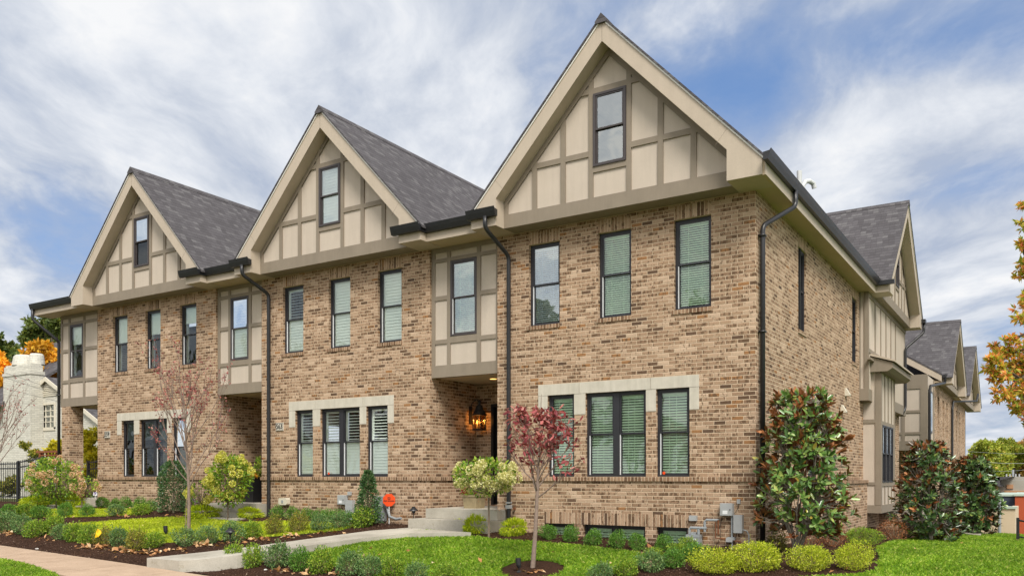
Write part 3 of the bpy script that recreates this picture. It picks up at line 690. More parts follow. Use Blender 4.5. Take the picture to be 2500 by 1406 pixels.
M['leaf_red']=leaf_mat('crimson_leaf',[(0,(.15,.026,.034)),(.5,(.35,.070,.080)),(.85,(.54,.17,.16)),(1,(.64,.32,.27))],trans=.3)
M['leaf_oak']=leaf_mat('autumn_oak_leaf',[(0,(.22,.30,.03)),(.35,(.46,.48,.07)),(.55,(.72,.50,.09)),(.75,(.82,.38,.10)),(1,(.82,.30,.16))],trans=.35,big=.5)
M['leaf_orange']=leaf_mat('orange_leaf',[(0,(.55,.24,.02)),(.5,(.82,.40,.03)),(1,(.90,.56,.06))],trans=.3,big=.4)
M['leaf_far']=leaf_mat('distant_leaf',[(0,(.05,.085,.018)),(.6,(.12,.16,.035)),(1,(.22,.24,.05))],trans=.25,big=.35)
M['leaf_farlime']=leaf_mat('distant_lime_leaf',[(0,(.15,.20,.02)),(.6,(.30,.36,.045)),(.9,(.45,.45,.07)),(1,(.55,.36,.08))],trans=.25,big=.12)
M['leaf_faror']=leaf_mat('distant_orange_leaf',[(0,(.20,.17,.03)),(.6,(.42,.27,.06)),(1,(.60,.33,.10))],trans=.25,big=.12)
M['leaf_yel']=leaf_mat('yellow_leaf',[(0,(.38,.36,.02)),(.6,(.66,.58,.03)),(1,(.80,.66,.06))],trans=.35)
M['petal_lime']=leaf_mat('lime_petal',[(0,(.52,.50,.07)),(.5,(.72,.68,.13)),(1,(.86,.82,.30))],rough=.8,trans=.3)
M['petal_pink']=leaf_mat('blush_petal',[(0,(.55,.30,.18)),(.5,(.74,.50,.30)),(1,(.82,.66,.42))],rough=.8,trans=.3)
M['petal_cream']=leaf_mat('cream_petal',[(0,(.55,.52,.18)),(.5,(.72,.68,.33)),(1,(.82,.78,.50))],rough=.8,trans=.3)
M['mum']=leaf_mat('magenta_petal',[(0,(.35,.01,.20)),(1,(.62,.03,.38))],rough=.8)
M['mumred']=leaf_mat('red_petal',[(0,(.25,.01,.03)),(1,(.52,.02,.07))],rough=.8)
M['bark_red']=flat_mat('reddish_bark',(.24,.18,.145),.85,.2,14,.3,70,.15)
M['bark']=flat_mat('bark',(.20,.155,.115),.9,.25,12,.5,70,.15)
M['bark_grey']=flat_mat('grey_bark',(.27,.24,.20),.9,.2,14,.4,70,.15)
M['twig']=flat_mat('twig',(.30,.22,.14),.8,.2,20,0,70,.2)
M['bark_dark']=flat_mat('dark_bark',(.085,.065,.048),.9,.2,12,.4,70,.15)

def unit(v): return v/np.maximum(np.linalg.norm(v,axis=1,keepdims=True),1e-9)
def leaves(P,D,L,Wd,rg,nrm=None,fold=.18):
    """diamond leaves: base points P, directions D, lengths L, widths Wd"""
    n=len(P); D=unit(D); L=np.broadcast_to(L,(n,))[:,None]; Wd=np.broadcast_to(Wd,(n,))[:,None]
    ref=rg.normal(size=(n,3)) if nrm is None else nrm
    Sd=unit(np.cross(D,ref)); Nn=np.cross(Sd,D)
    a=P+D*L*.48+Sd*Wd*.5-Nn*Wd*fold*-1; b=P+D*L*.48-Sd*Wd*.5+Nn*Wd*fold
    V=np.stack([P,a,P+D*L,b],1).reshape(-1,3)
    return V
def leaves6(P,D,L,Wd,rg,nrm):
    n=len(P); D=unit(D); L=np.broadcast_to(L,(n,))[:,None]; Wd=np.broadcast_to(Wd,(n,))[:,None]; Sd=unit(np.cross(D,nrm)); Nn=np.cross(Sd,D)
    f=Nn*Wd*.12; a,b_=P+D*L*.30,P+D*L*.74
    return np.stack([P,a+Sd*Wd*.40+f,b_+Sd*Wd*.42+f,P+D*L-f*.6,b_-Sd*Wd*.42+f,a-Sd*Wd*.40+f],1).reshape(-1,3)
def quads6(n):
    i=np.arange(n)[:,None]*6; return np.concatenate([i+np.array([[0,1,2,3]]),i+np.array([[0,3,4,5]])],1).reshape(-1,4).astype(np.int32)
def quads(n): return np.arange(n*4,dtype=np.int32).reshape(-1,4)
def lumpy(n,rg,r,h,nl=14,squash=1.0):
    """points and outward directions in a lumpy dome of radius r and height h"""
    u=rg.normal(size=(n,3)); u=unit(u); 
    rad=(rg.random(n)**.28)
    k=unit(rg.normal(size=(nl,3))); amp=rg.uniform(.08,.34,nl)
    bump=1+sum(a*np.maximum(0,(u@kk))**5 for a,kk in zip(amp,k))-.13+rg.normal(0,.06,n)
    rr=(rad*bump)[:,None]
    P=u*rr; D=u.copy()
    P[:,2]=P[:,2]*.5+.46
    P=P*np.array([r,r,h]); P[:,2]=np.maximum(P[:,2],.01)
    return P,D
SHM={}
SP=dict(
 box=('leaf_box',1700,.040,.024,.15,.6), blue=('leaf_blue',1300,.045,.022,.75,.65), mid=('leaf_mid',1300,.047,.025,.7,.65),
 olive=('leaf_olive',1150,.042,.022,.8,.7), gold=('leaf_gold',2400,.085,.014,.5,.5), lime=('leaf_lime',4200,.036,.024,.5,.6),
 green=('leaf_mid',3600,.034,.02,.1,.5), bare=('leaf_rust',900,.03,.014,.5,.6))
def shrub_mesh(kind,var):
    key=(kind,var)
    if key in SHM: return SHM[key]
    mat,n,L,Wd,spk,jit=SP[kind]; rg=np.random.default_rng(hash((len(kind)*7+ord(kind[0]),var))%9999)
    r,h=.25,.42
    if kind in('lime','green'): r,h=.45,.60
    P,D=lumpy(n,rg,r,h)
    Dd=D+rg.normal(0,jit,(n,3))
    if kind=='gold':
        h=.30; P[:,2]*=.72; Dd=D*.9+rg.normal(0,.3,(n,3)); Dd[:,2]+=np.where(P[:,2]>.18,.35,-.45)
    else: Dd[:,2]+=.25
    Ls=L*rg.uniform(.7,1.3,n)
    V=leaves(P,Dd,Ls,Wd*rg.uniform(.8,1.2,n),rg)
    # sprigs sticking out
    tw=MB(); base=np.array([0,0,0.0])
    vs=[V]; 
    m=int(26*(1+2*spk)); A,B=lumpy(m,rg,r*1.0,h); A=A*.96
    for i in range(m):
        a=A[i]; tip=a+ (B[i]*np.array([1,1,.6])+np.array([0,0,.7]))*(.03+.10*spk*rg.random())*(r/.25)
        tw.tube([tuple(a*.15),tuple(a*.7+np.array([0,0,-.01])),tuple(tip)],[.004,.0028,.0014],4)
        if kind!='gold':
            k=10; tt=rg.uniform(.15,1,k)[:,None]; pp=a*.8+(tip-a*.8)*tt
            vs.append(leaves(pp,rg.normal(0,.6,(k,3))+B[i]*.5+np.array([0,0,.5]),L*.9,Wd,rg))
    V=np.concatenate(vs)
    SHM[key]=(V,tw); return SHM[key]
SHO={}
def G2(px,py,lim=-.38):
    x,y,z,t=G(px,py)
    if y>lim and x<.2:
        a=(px-CX)/FPX; dx=-math.sin(YAW)+a*math.cos(YAW); dy=math.cos(YAW)+a*math.sin(YAW); t=(lim-CAM[1])/dy; x=CAM[0]+dx*t; y=lim; z=float(terrain(x,y))
    return x,y,z,t
def shrub(px,py,w,h,kind,label,group,name='shrub',cat='shrub',var=None,tall=1.12):
    w*=.80 if kind!='lime' else .92
    x,y,z,t=G2(px,py); sc=w*t/FPX; hh=h*t/FPX*tall
    var=var if var is not None else random.randrange(4)
    V,tw=shrub_mesh(kind,var); key=(kind,var)
    r2=.50 if kind not in('lime','green') else .90; hm={'gold':.32,'lime':.62,'green':.62}.get(kind,.43)
    # depth of the plant pushes its centre behind the visible foot
    cx=x-math.sin(YAW)*sc*.3; cy=y+math.cos(YAW)*sc*.3
    if cx<.2: cy=min(cy,-sc*.46-.02)
    e=thing(name,label,cat,(cx,cy,float(terrain(cx,cy))-.01),group)
    rot=random.uniform(0,6.28); sxy=sc/r2*1.0; sz=hh/hm*.94
    if key not in SHO:
        f=npmesh('foliage',V,quads(len(V)//4),M[SP[kind][0]],None); f.parent=e
        s=tw.build('stems',M['twig'],None); s.parent=e; SHO[key]=(f.data,s.data)
    else:
        for nm,me in zip(('foliage','stems'),SHO[key]):
            o=bpy.data.objects.new(nm,me); COL.objects.link(o); o.parent=e
    e.rotation_euler=(0,0,rot); e.scale=(sxy,sxy,sz)
    return e

def pole(mb,pts,r): mb.tube(pts,r,7)
def grow(mb,p,d,L,r,lv,rg,tips,spread=.5,up=.25,n=3,seg=4,shrink=.62,wob=.12):
    """one limb and, from it, finer limbs; tips collects (point, direction)"""
    pts=[p.copy()]; q=p.copy(); dd=d.copy()
    for i in range(seg):
        dd=dd+rg.normal(0,wob,3)+np.array([0,0,up*.25]); dd/=np.linalg.norm(dd); q=q+dd*L/seg; pts.append(q.copy())
        if lv>0 and i>=1:
            for k in range(n if i==seg-1 else max(1,n//2)):
                e=dd+unit(rg.normal(size=(1,3)))[0]*spread+np.array([0,0,up]); e/=np.linalg.norm(e)
                grow(mb,q.copy(),e,L*shrink*rg.uniform(.75,1.2),r*.5,lv-1,rg,tips,spread,up,n,max(2,seg-1),shrink,wob)
        if lv==0 or (lv==1 and i>=1) or (lv==2 and i>=2): tips.append((q.copy(),dd.copy()))
    mb.tube([tuple(a) for a in pts],list(np.linspace(r,r*.42,len(pts))),6 if r>.01 else 4)

# ---- lawns, beds, paths
def poly_px(pts): return [G(*p)[:2] for p in pts]
def inside(poly,X,Y):
    c=np.zeros(X.shape,bool); n=len(poly)
    for i in range(n):
        x1,y1=poly[i]; x2,y2=poly[(i+1)%n]
        k=((y1>Y)!=(y2>Y))&(X<(x2-x1)*(Y-y1)/(y2-y1+1e-12)+x1); c^=k
    return c
def sheet(name,poly,mat,dz,res,kind='structure',noise_amp=0.0,hole=None,**kw):
    xs=[p[0] for p in poly]; ys=[p[1] for p in poly]
    nx=int((max(xs)-min(xs))/res)+2; ny=int((max(ys)-min(ys))/res)+2
    gx=min(xs)+np.arange(nx)*res; gy=min(ys)+np.arange(ny)*res
    X,Y=np.meshgrid(gx,gy,indexing='ij'); cx,cy=X[:-1,:-1]+res/2,Y[:-1,:-1]+res/2
    m=inside(poly,cx,cy)
    if hole is not None: m&=~hole(cx,cy)
    Z=terrain(X,Y)+dz
    if noise_amp:
        from mathutils import noise as nz
        for i in range(nx):
            for j in range(ny): Z[i,j]+=noise_amp*nz.noise(Vector((X[i,j]*9,Y[i,j]*9,0)))
    ii,jj=np.nonzero(m); idx=lambda a,b:a*ny+b
    F=np.stack([idx(ii,jj),idx(ii+1,jj),idx(ii+1,jj+1),idx(ii,jj+1)],1)
    used=np.unique(F); rem=-np.ones(nx*ny,np.int64); rem[used]=np.arange(len(used))
    V=np.stack([X.ravel(),Y.ravel(),Z.ravel()],1)[used]
    return npmesh(name,V,rem[F],mat,kind=kind,smooth=True,**kw)
def mulch_mat():
    n=N('mulch'); P=n.pos(); a=n.noise(P,38,6,.7); b=n.noise(P,150,4,.7); c0=n.noise(P,1.2,3)
    c=n.ramp(a,[(.25,(.018,.010,.006)),(.5,(.052,.027,.017)),(.72,(.10,.052,.032)),(.85,(.17,.10,.065))])
    c=n.mix(.6,c,n.ramp(b,[(.3,(.4,.4,.4)),(.7,(1.6,1.6,1.6))]),'MULTIPLY')
    c=n.mix(1.0,c,n.ramp(c0,[(.3,(.85,.85,.85)),(.7,(1.2,1.15,1.1))]),'MULTIPLY')
    return n.out(c,.95,n.m('ADD',a,n.m('MULTIPLY',b,.5)),1.0,.03,.1)
def soil_grass_mat(name,c1,c2,c3):
    n=N(name); P=n.pos(); a=n.noise(P,55,5,.7); b=n.noise(P,.9,4,.6)
    c=n.ramp(a,[(.25,c1),(.55,c2),(.8,c3)]); c=n.mix(1.0,c,n.ramp(b,[(.3,(.85,.9,.85)),(.7,(1.15,1.1,1.0))]),'MULTIPLY')
    return n.out(c,.95,a,.8,.02,.1)
def aggregate_mat():
    n=N('exposed_aggregate'); P=n.pos(); v=n.n('TexVoronoi',Vector=P,Scale=95.0)
    c=n.ramp(n.n('SeparateColor',i0=v.outputs['Color']).outputs[0],[(0,(.26,.17,.115)),(.4,(.42,.30,.21)),(.75,(.53,.41,.30)),(1,(.66,.57,.47))])
    c=n.mix(.75,c,(.44,.32,.225)); big=n.noise(P,2.2,5,.6)
    c=n.mix(1.0,c,n.ramp(big,[(.3,(.86,.84,.82)),(.7,(1.1,1.1,1.1))]),'MULTIPLY')
    return n.out(c,.9,n.m('SUBTRACT',1.0,v.outputs['Distance']),.5,.006,.2)
M['mulch']=mulch_mat(); M['agg']=aggregate_mat()
M['field']=soil_grass_mat('dry_field',(.06,.07,.03),(.12,.13,.05),(.19,.19,.08)); M['asphalt']=flat_mat('asphalt',(.06,.06,.06),.9,.15,3,.4,60)
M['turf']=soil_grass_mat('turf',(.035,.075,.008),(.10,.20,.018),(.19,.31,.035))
M['turf_yel']=soil_grass_mat('yellow_turf',(.08,.12,.012),(.20,.27,.025),(.33,.37,.05))  # yellow-green is the left lawns' own colour
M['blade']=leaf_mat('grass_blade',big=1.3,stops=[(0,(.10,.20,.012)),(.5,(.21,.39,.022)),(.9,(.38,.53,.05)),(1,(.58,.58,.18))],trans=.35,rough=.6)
M['blade_yel']=leaf_mat('yellow_grass_blade',big=1.3,stops=[(0,(.26,.34,.012)),(.5,(.46,.56,.022)),(.9,(.62,.68,.05)),(1,(.70,.64,.18))],trans=.35,rough=.6)  # blades of the yellow-green left lawns
M['litter']=leaf_mat('dead_leaf',[(0,(.28,.12,.045)),(.4,(.50,.25,.10)),(.8,(.66,.42,.22)),(1,(.70,.58,.38))],rough=.8,trans=.15)
M['chip']=leaf_mat('mulch_chip',[(0,(.022,.012,.008)),(.5,(.07,.034,.021)),(.9,(.13,.072,.045)),(1,(.30,.22,.16))],rough=.95,trans=0)

# one wide sheet of ground to the horizon
def axis(lo,hi,step,far):
    a=list(np.arange(lo,hi+1e-6,step)); s=step
    while a[-1]<far: s*=1.35; a.append(a[-1]+s)
    s=step
    while a[0]>-far: s*=1.35; a.insert(0,a[0]-s)
    return np.array(a)
gx=axis(-26,8,.5,900); gy=axis(-9,24,.5,1200); X,Y=np.meshgrid(gx,gy,indexing='ij'); Z=terrain(X,Y)-.02
nx,ny=X.shape; ii,jj=np.meshgrid(np.arange(nx-1),np.arange(ny-1),indexing='ij'); ii=ii.ravel(); jj=jj.ravel()
npmesh('ground',np.stack([X.ravel(),Y.ravel(),Z.ravel()],1),np.stack([ii*ny+jj,(ii+1)*ny+jj,(ii+1)*ny+jj+1,ii*ny+jj+1],1),M['field'],kind='structure',smooth=True)
sheet('street',[(-60,-20.5),(60,-20.5),(60,-14.6),(-60,-14.6)],M['asphalt'],.01,1.0)
# mulched beds
bed=[(-30,-4.72),(-9.0,-4.88),(-4,-5.2),(.6,-6.2),(1.6,-5.9)]+poly_px([(2135,1397),(2146,1368),(2136,1338),(2170,1324),(2260,1311),(2350,1306)])+[(1.5,13),(.05,13),(.05,.3),(-30,.3)]
sheet('mulch_bed',bed,M['mulch'],.004,.07,noise_amp=.016)
LA=poly_px([(685,1334),(860,1313.5),(1045,1297),(1110,1305),(1200,1318),(1330,1327),(1450,1338),(1555,1351),(1595,1362),(1520,1392),(1450,1425),(1400,1460),(1000,1460),(905,1405),(770,1374),(640,1348)])
LB=poly_px([(165,1281),(235,1276),(330,1269),(400,1265),(455,1264),(520,1270),(600,1277),(680,1274),(780,1277),(870,1284),(830,1296),(700,1308),(560,1318),(440,1325),(380,1326),(250,1306),(180,1292)])
LB2=poly_px([(30,1250),(115,1246),(175,1240),(240,1243),(365,1246),(350,1256),(240,1262),(120,1264),(30,1264)])
LC=poly_px([(2140,1339),(2172,1325),(2262,1312),(2352,1307),(2420,1305)])+[(4.5,14.2),(14,14),(14,-9),(2.4,-9)]+poly_px([(1880,1450),(1960,1412),(2060,1408),(2138,1398),(2150,1368)])
LD=poly_px([(-120,1352),(0,1367),(70,1381),(140,1407),(170,1450),(-120,1450)])
rx,ry=G(1300,1392)[:2]
ring=lambda X,Y:((X-rx)*math.cos(YAW)+(Y-ry)*math.sin(YAW))**2/.50**2+(-(X-rx)*math.sin(YAW)+(Y-ry)*math.cos(YAW))**2/.62**2<1
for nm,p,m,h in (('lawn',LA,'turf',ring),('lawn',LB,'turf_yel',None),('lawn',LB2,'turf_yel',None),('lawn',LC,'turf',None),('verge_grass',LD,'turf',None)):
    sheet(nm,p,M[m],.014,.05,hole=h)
def blades(name,poly,mat,dens,hh,label,hole=None,ymax=None,w=.008):
    xs=[p[0] for p in poly]; ys=[p[1] for p in poly]
    x0,x1,y0,y1=min(xs),max(xs),max(min(ys),-8.5),min(max(ys),ymax or 99)
    n=int((x1-x0)*(y1-y0)*dens); X=rng.uniform(x0,x1,n); Y=rng.uniform(y0,y1,n)
    X=X+rng.normal(0,.02,n); Y=Y+rng.normal(0,.02,n)
    k=inside(poly,X,Y)
    if hole is not None: k&=~hole(X,Y)
    # keep what the camera side can see plus a margin
    dx,dy=X-CAM[0],Y-CAM[1]; dep=-dx*math.sin(YAW)+dy*math.cos(YAW); lat=dx*math.cos(YAW)+dy*math.sin(YAW)
    k&=(dep>5.5)&(abs(lat)<dep*.68); X,Y=X[k],Y[k]; n=len(X)
    P=np.stack([X,Y,terrain(X,Y)+.010],1)
    D=rng.normal(0,.42,(n,3)); D[:,2]=1; D=unit(D); H=hh*rng.uniform(.5,1.25,n)
    from math import pi
    a=rng.uniform(0,2*pi,n); sd=np.stack([np.cos(a),np.sin(a),np.zeros(n)],1)*w/2
    bend=np.stack([rng.normal(0,.3,n),rng.normal(0,.3,n),np.full(n,-.05)],1)*H[:,None]
    mid=P+D*H[:,None]*.6; tip=P+D*H[:,None]+bend
    V=np.stack([P-sd,P+sd,mid+sd*.7,tip,],1).reshape(-1,3)
    npmesh(name,V,quads(n),M[mat],label=label,cat='grass',kind='stuff')
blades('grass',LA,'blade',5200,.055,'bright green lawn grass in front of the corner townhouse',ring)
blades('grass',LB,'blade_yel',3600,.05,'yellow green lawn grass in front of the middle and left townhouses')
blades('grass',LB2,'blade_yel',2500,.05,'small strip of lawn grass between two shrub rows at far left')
blades('grass',LC,'blade',3000,.055,'deep green lawn grass right of the corner townhouse',ymax=11)
blades('grass',LD,'blade',6000,.055,'verge grass left of the pinkish sidewalk at bottom left')
# bark chips and fallen leaves
def scatter(name,n,polyf,mat,L,Wd,label,cat,flat=.25,rise=.012):
    X,Y=polyf(n); n=len(X); P=np.stack([X,Y,terrain(X,Y)+.010],1); P[:,2]+=rng.uniform(0,rise,n)
    D=rng.normal(0,1,(n,3)); D[:,2]*=flat; nr=rng.normal(0,.35,(n,3)); nr[:,2]=1
    V=leaves(P,D,L*rng.uniform(.5,1.3,n),Wd*rng.uniform(.6,1.3,n),rng,nrm=nr)
    npmesh(name,V,quads(n),M[mat],label=label,cat=cat,kind='stuff')
def in_bed(n,margin=0):
    X=rng.uniform(-21,3.2,n); Y=rng.uniform(-6.4,0,n); k=inside(bed,X,Y)
    for L_ in (LA,LB,LB2,LC): k&=~inside(L_,X,Y)
    t=(Y+1.2)/(-3.8); wl=-6.85+(-2.27)*t; wr=-5.95+(-2.30)*t
    k&=~((X>wl)&(X<wr)&(Y>-5.1)&(Y<-.6)); return X[k],Y[k]
scatter('bark_chips',60000,in_bed,'chip',.035,.014,'dark brown bark mulch chips covering the planting beds','mulch',.35,.02)
def litter_pts(n):
    cs=[(24,1303,18),(110,1318,10),(215,1338,30),(250,1338,20),(300,1345,16),(330,1348,10),(350,1352,14),(470,1330,16),(500,1332,22),(590,1315,18),(640,1318,30),(700,1310,14),(790,1300,8),(625,1378,8),(690,1395,10),(740,1400,10),(820,1402,8),(310,1262,10),(340,1250,8),(430,1262,6),(520,1290,5),(2250,1350,4),(900,1345,4),(1050,1380,4),(1500,1380,4),(1300,1400,8),(1000,1275,4),(1560,1350,5),(440,1345,14),(380,1350,12),(560,1325,12)]
    X=[];Y=[]
    for px,py,k in cs:
        for _ in range(int(k*1.3)):
            g=G(px+random.gauss(0,14),py+random.gauss(0,2.2)); X.append(g[0]); Y.append(g[1])
    for L_,nn in ((LA,46),(LB,26),(LC,50)):
        xs_=[p[0] for p in L_]; ys_=[p[1] for p in L_]; k=0
        while k<nn:
            a,b=random.uniform(min(xs_),min(max(xs_),6)),random.uniform(max(min(ys_),-7),min(max(ys_),9))
            if inside(L_,np.array([a]),np.array([b]))[0]: X.append(a); Y.append(b)
            k+=1
    for _ in range(120):
        X.append(random.uniform(-19,2)); Y.append(random.uniform(-4.6,-.4))
    return np.array(X),np.array(Y)
scatter('fallen_leaves',0,litter_pts,'litter',.12,.075,'orange and tan fallen leaves scattered along the shrub rows and lawns','leaves',.5,.02)

# sidewalk, walkway
def strip(name,A,B,mat,top,depth,**kw):
    """slab between two edge lines A and B of (x,y,z) points"""
    mb=MB(); n=len(A)
    for i in range(n-1):
        a,b,c,d=A[i],A[i+1],B[i+1],B[i]
        vs=[a,b,c,d]+[(p[0],p[1],p[2]-depth) for p in (a,b,c,d)]
        mb.add(vs,[(0,1,2,3),(7,6,5,4),(0,4,5,1),(2,6,7,3)]+([(3,7,4,0)] if i==0 else [])+([(1,5,6,2)] if i==n-2 else []))
    return mb.build(name,mat,kind='structure',**kw)
def swz(x): return float(np.interp(x,[-60,-20,-8.4,-2,4,30],[-1.45,-1.33,-1.60,-1.68,-1.70,-1.70]))
k=0; xs=[-30.0]
while xs[-1]<14: xs.append(xs[-1]+1.45)
def yA(x): return np.interp(x,[-30,-15,-9.2,-6,0,14],[-4.75,-4.72,-4.93,-5.22,-6.4,-9.6])
def yB(x): return np.interp(x,[-30,-15,-9.2,-6,0,14],[-6.15,-6.15,-6.45,-6.8,-8.0,-11.2])
for a,b in zip(xs,xs[1:]):
    a2=a+.008; b2=b-.008
    strip('sidewalk',[(a2,yA(a2),swz(a2)+.02),(b2,yA(b2),swz(b2)+.02)],[(a2+.25,yB(a2),swz(a2)+.015),(b2+.25,yB(b2),swz(b2)+.015)],M['agg'],0,.12)
wl=[(-9.10,-5.00,-1.405),(-8.85,-4.1,-1.365),(-8.45,-3.35,-1.30),(-7.67,-1.985,-1.145),(-7.30,-1.30,-1.07),(-6.85,-.66,-1.03)]
wr=[(-8.25,-4.98,-1.41),(-8.02,-4.75,-1.395),(-7.62,-4.3,-1.34),(-6.75,-2.15,-1.15),(-6.15,-1.55,-1.07),(-4.95,-1.15,-1.03)]
strip('walkway',wl,wr,M['concrete'],0,.30)
# steps behind: second walkway to the middle house
strip('walkway',[(-13.4,-1.0,-.955),(-14.2,-.62,-.95)],[(-11.6,-1.0,-.96),(-11.6,-.62,-.95)],M['concrete'],0,.12)
strip('walkway',[(-23.5,-.35,-.84),(-20.6,-.3,-.83),(-18.6,-.6,-.85)],[(-23.5,-1.0,-.87),(-20.6,-.95,-.86),(-18.6,-1.15,-.87)],M['concrete'],0,.12)
# right-hand yard paths
g1=G(2330,1304); g2=G(2425,1318); 
def slab(name,px,zt,th):
    P=[G(*p) for p in px]; mb=MB(); mb.extz([(p[0],p[1]) for p in P],min(p[2] for p in P)-.15,max(p[2] for p in P)+th); return mb.build(name,M['concrete'],kind='structure')
slab('path',[(2400,1317),(2520,1326),(2520,1321),(2400,1313.5)],0,.015)
slab('path',[(2340,1306),(2394,1312),(2396,1308),(2350,1303)],0,.06)
slab('path',[(2425,1301),(2520,1303),(2520,1300.5),(2425,1298.5)],0,.015)

# ---- shrubs
gA='round boxwoods under the basement windows of the corner townhouse'
for i,(px,py,w,h) in enumerate([(1340,1318,46,36),(1393,1324,46,37),(1450,1332,49,37),(1505,1339,47,38),(1558,1345,47,42),(1622,1345,50,36)]):
    shrub(px,py,w,h,'box',['round dark boxwood leftmost under the basement windows','second round boxwood from the left under the basement windows','third round boxwood, in front of the wide basement window','fourth round boxwood, in front of the wide basement window','fifth round boxwood, by the brick pier of the basement windows','rightmost round boxwood, in front of the right basement window'][i],gA,'boxwood',cat='boxwood',var=i%4)
gG='golden thread-leaf shrubs'
for i,(px,py,w,h,l) in enumerate([(1128,1289,58,28,'golden feathery shrub nearest the concrete entry steps'),(1158,1303,68,36,'golden feathery shrub at the foot of the small hydrangea tree'),(1256,1308,66,36,'golden feathery shrub below the downspout of the corner townhouse'),
     (80,1238,84,24,'wide golden shrub in front of the iron fence'),(170,1240,62,30,'golden shrub below the pink hydrangea beside the far steps'),(488,1268,78,30,'golden shrub behind the nearly bare young tree'),(605,1265,62,24,'golden shrub before the steps of the middle entry'),(535,1257,34,14,'small golden shrub left of the middle entry steps')]):
    shrub(px,py,w,h,'gold',l,gG,'golden_shrub',var=i%3)
g2n='small dark boxwoods along the wall of the middle townhouse'
o2=['first','second','third','fourth','fifth','sixth','seventh','eighth','ninth','tenth','eleventh','twelfth','thirteenth','fourteenth']
for i,(px,py,w,h) in enumerate([(674,1259,38,28),(712,1257,40,29),(746,1263,38,27),(774,1256,38,26),(800,1264,40,27),(830,1257,42,28),(852,1264,38,26)]):
    shrub(px,py,w,h,'box',o2[i]+' dark boxwood from the left along the wall below the white shutters',g2n,'boxwood',cat='boxwood')
for i,(px,py,w,h,k) in enumerate([(667,1309,50,45,'olive'),(723,1302,54,46,'olive'),(777,1299,47,42,'blue'),(829,1292,52,40,'blue'),(887,1288,62,44,'mid')]):
    shrub(px,py,w,h,k,['reddish olive shrub leftmost of the row above the walkway','yellow tinged shrub in the row above the walkway','narrow bluish shrub between the yellow tinged one and a rounder one','rounded bluish shrub left of the pale green one','pale green shrub at the foot of the holly cone'][i],'loose shrubs above the concrete walkway','loose_shrub')
for i,(px,py,w,h,k) in enumerate([(446,1335,62,42,'blue'),(503,1329,54,42,'blue'),(560,1326,60,48,'blue'),(611,1317,52,42,'mid'),(368,1339,54,36,'mid')]):
    shrub(px,py,w,h,k,['bluish shrub right at the foot of the nearly bare tree','bluish shrub between the bare tree and the near path light','bluish shrub behind the near path light','bright green shrub right of the near path light','pale green shrub nearest the end block of the walkway'][i],'loose shrubs beside the near path light','loose_shrub')
fr=[(568,1378,52,42,'mid'),(616,1386,54,44,'mid'),(674,1389,74,54,'blue'),(730,1397,62,48,'box'),(784,1402,66,50,'mid'),(851,1407,76,52,'blue'),(905,1412,66,46,'blue'),(960,1417,66,46,'mid'),(1012,1423,60,42,'blue'),(1085,1422,64,36,'mid')]
for i,(px,py,w,h,k) in enumerate(fr):
    shrub(px,py,w,h*1.15,k,o2[i]+' shrub from the left in the front row below the concrete walkway','front row of shrubs below the walkway','loose_shrub')
lf=[(12,1300,62,46,'blue'),(48,1306,54,44,'blue'),(78,1313,52,40,'mid'),(122,1306,60,44,'mid'),(144,1319,46,36,'blue'),(176,1323,54,44,'mid'),(212,1329,52,46,'mid'),(248,1333,50,42,'olive'),(284,1335,56,46,'blue'),(324,1345,56,50,'olive')]
for i,(px,py,w,h,k) in enumerate(lf):
    shrub(px,py,w,h,k,o2[i]+' shrub from the left in the row bordering the sidewalk','shrub row bordering the sidewalk at left','loose_shrub')
for i,(px,py,w,h) in enumerate([(246,1239,36,27),(278,1235,30,24),(307,1238,33,27),(336,1237,36,28),(366,1241,32,24)]):
    shrub(px,py,w,h,'box',o2[i]+' dark boxwood from the left against the wall under the dark triple window','boxwoods under the dark triple window','boxwood',cat='boxwood')
for i,(px,py,w,h,k) in enumerate([(20,1266,60,34,'box'),(58,1263,52,32,'mid'),(94,1265,44,30,'box'),(154,1263,40,36,'box'),(209,1261,38,28,'box'),(279,1260,44,27,'blue'),(340,1258,50,28,'mid')]):
    shrub(px,py,w,h,k,o2[i]+' shrub from the left in the middle row between the two yellow green lawns','middle row of shrubs at left','loose_shrub')
rt=[(1470,1420,70,44,'blue'),(1530,1412,66,46,'mid'),(1590,1398,70,48,'blue'),(1645,1388,66,46,'box'),(1600,1368,50,30,'mid'),(1660,1366,52,38,'mid'),(1700,1372,60,46,'box'),(1682,1342,44,30,'mid')]
for i,(px,py,w,h,k) in enumerate(rt):
    shrub(px,py,w,h,k,o2[i]+' shrub counted from the left in the dark hedge right of the green lawn','dark hedge right of the lawn','loose_shrub')
for i,(px,py,w,h) in enumerate([(1756,1404,122,56),(1860,1399,124,74),(1992,1397,98,64),(2092,1393,92,62)]):
    shrub(px,py,w,h,'lime',['low lime green mound leftmost of the four mounds','tallest lime green mound, left of the magnolia trunk','round lime green mound right of the magnolia trunk','rightmost lime green mound beside the lawn'][i],'lime green mounds at the corner','lime_shrub')
shrub(2116,1330,102,44,'green','spreading mid green shrub right of the large magnolia','single','spreading_shrub'); 
shrub(1900,1345,60,40,'olive','dull olive shrub behind the tallest lime mound',None,'loose_shrub')
for i,(px,py,w,h) in enumerate([(2190,1322,76,56),(2040,1336,70,56),(1985,1335,60,46)]):
    shrub(px,py,w,h,'bare',['brown twiggy shrub right of the spreading green one','brown twiggy shrub behind the round lime mound','brown twiggy shrub behind the magnolia trunk'][i],'brown twiggy shrubs by the side wall','twiggy_shrub')
for i,(px,py,w,h) in enumerate([(2340,1303,50,22),(2375,1300,40,20)]):
    shrub(px,py,w,h,'green',['low green shrub under the dark magnolias by the path','low green shrub at the end of the path block'][i],'low shrubs by the right path','low_shrub')
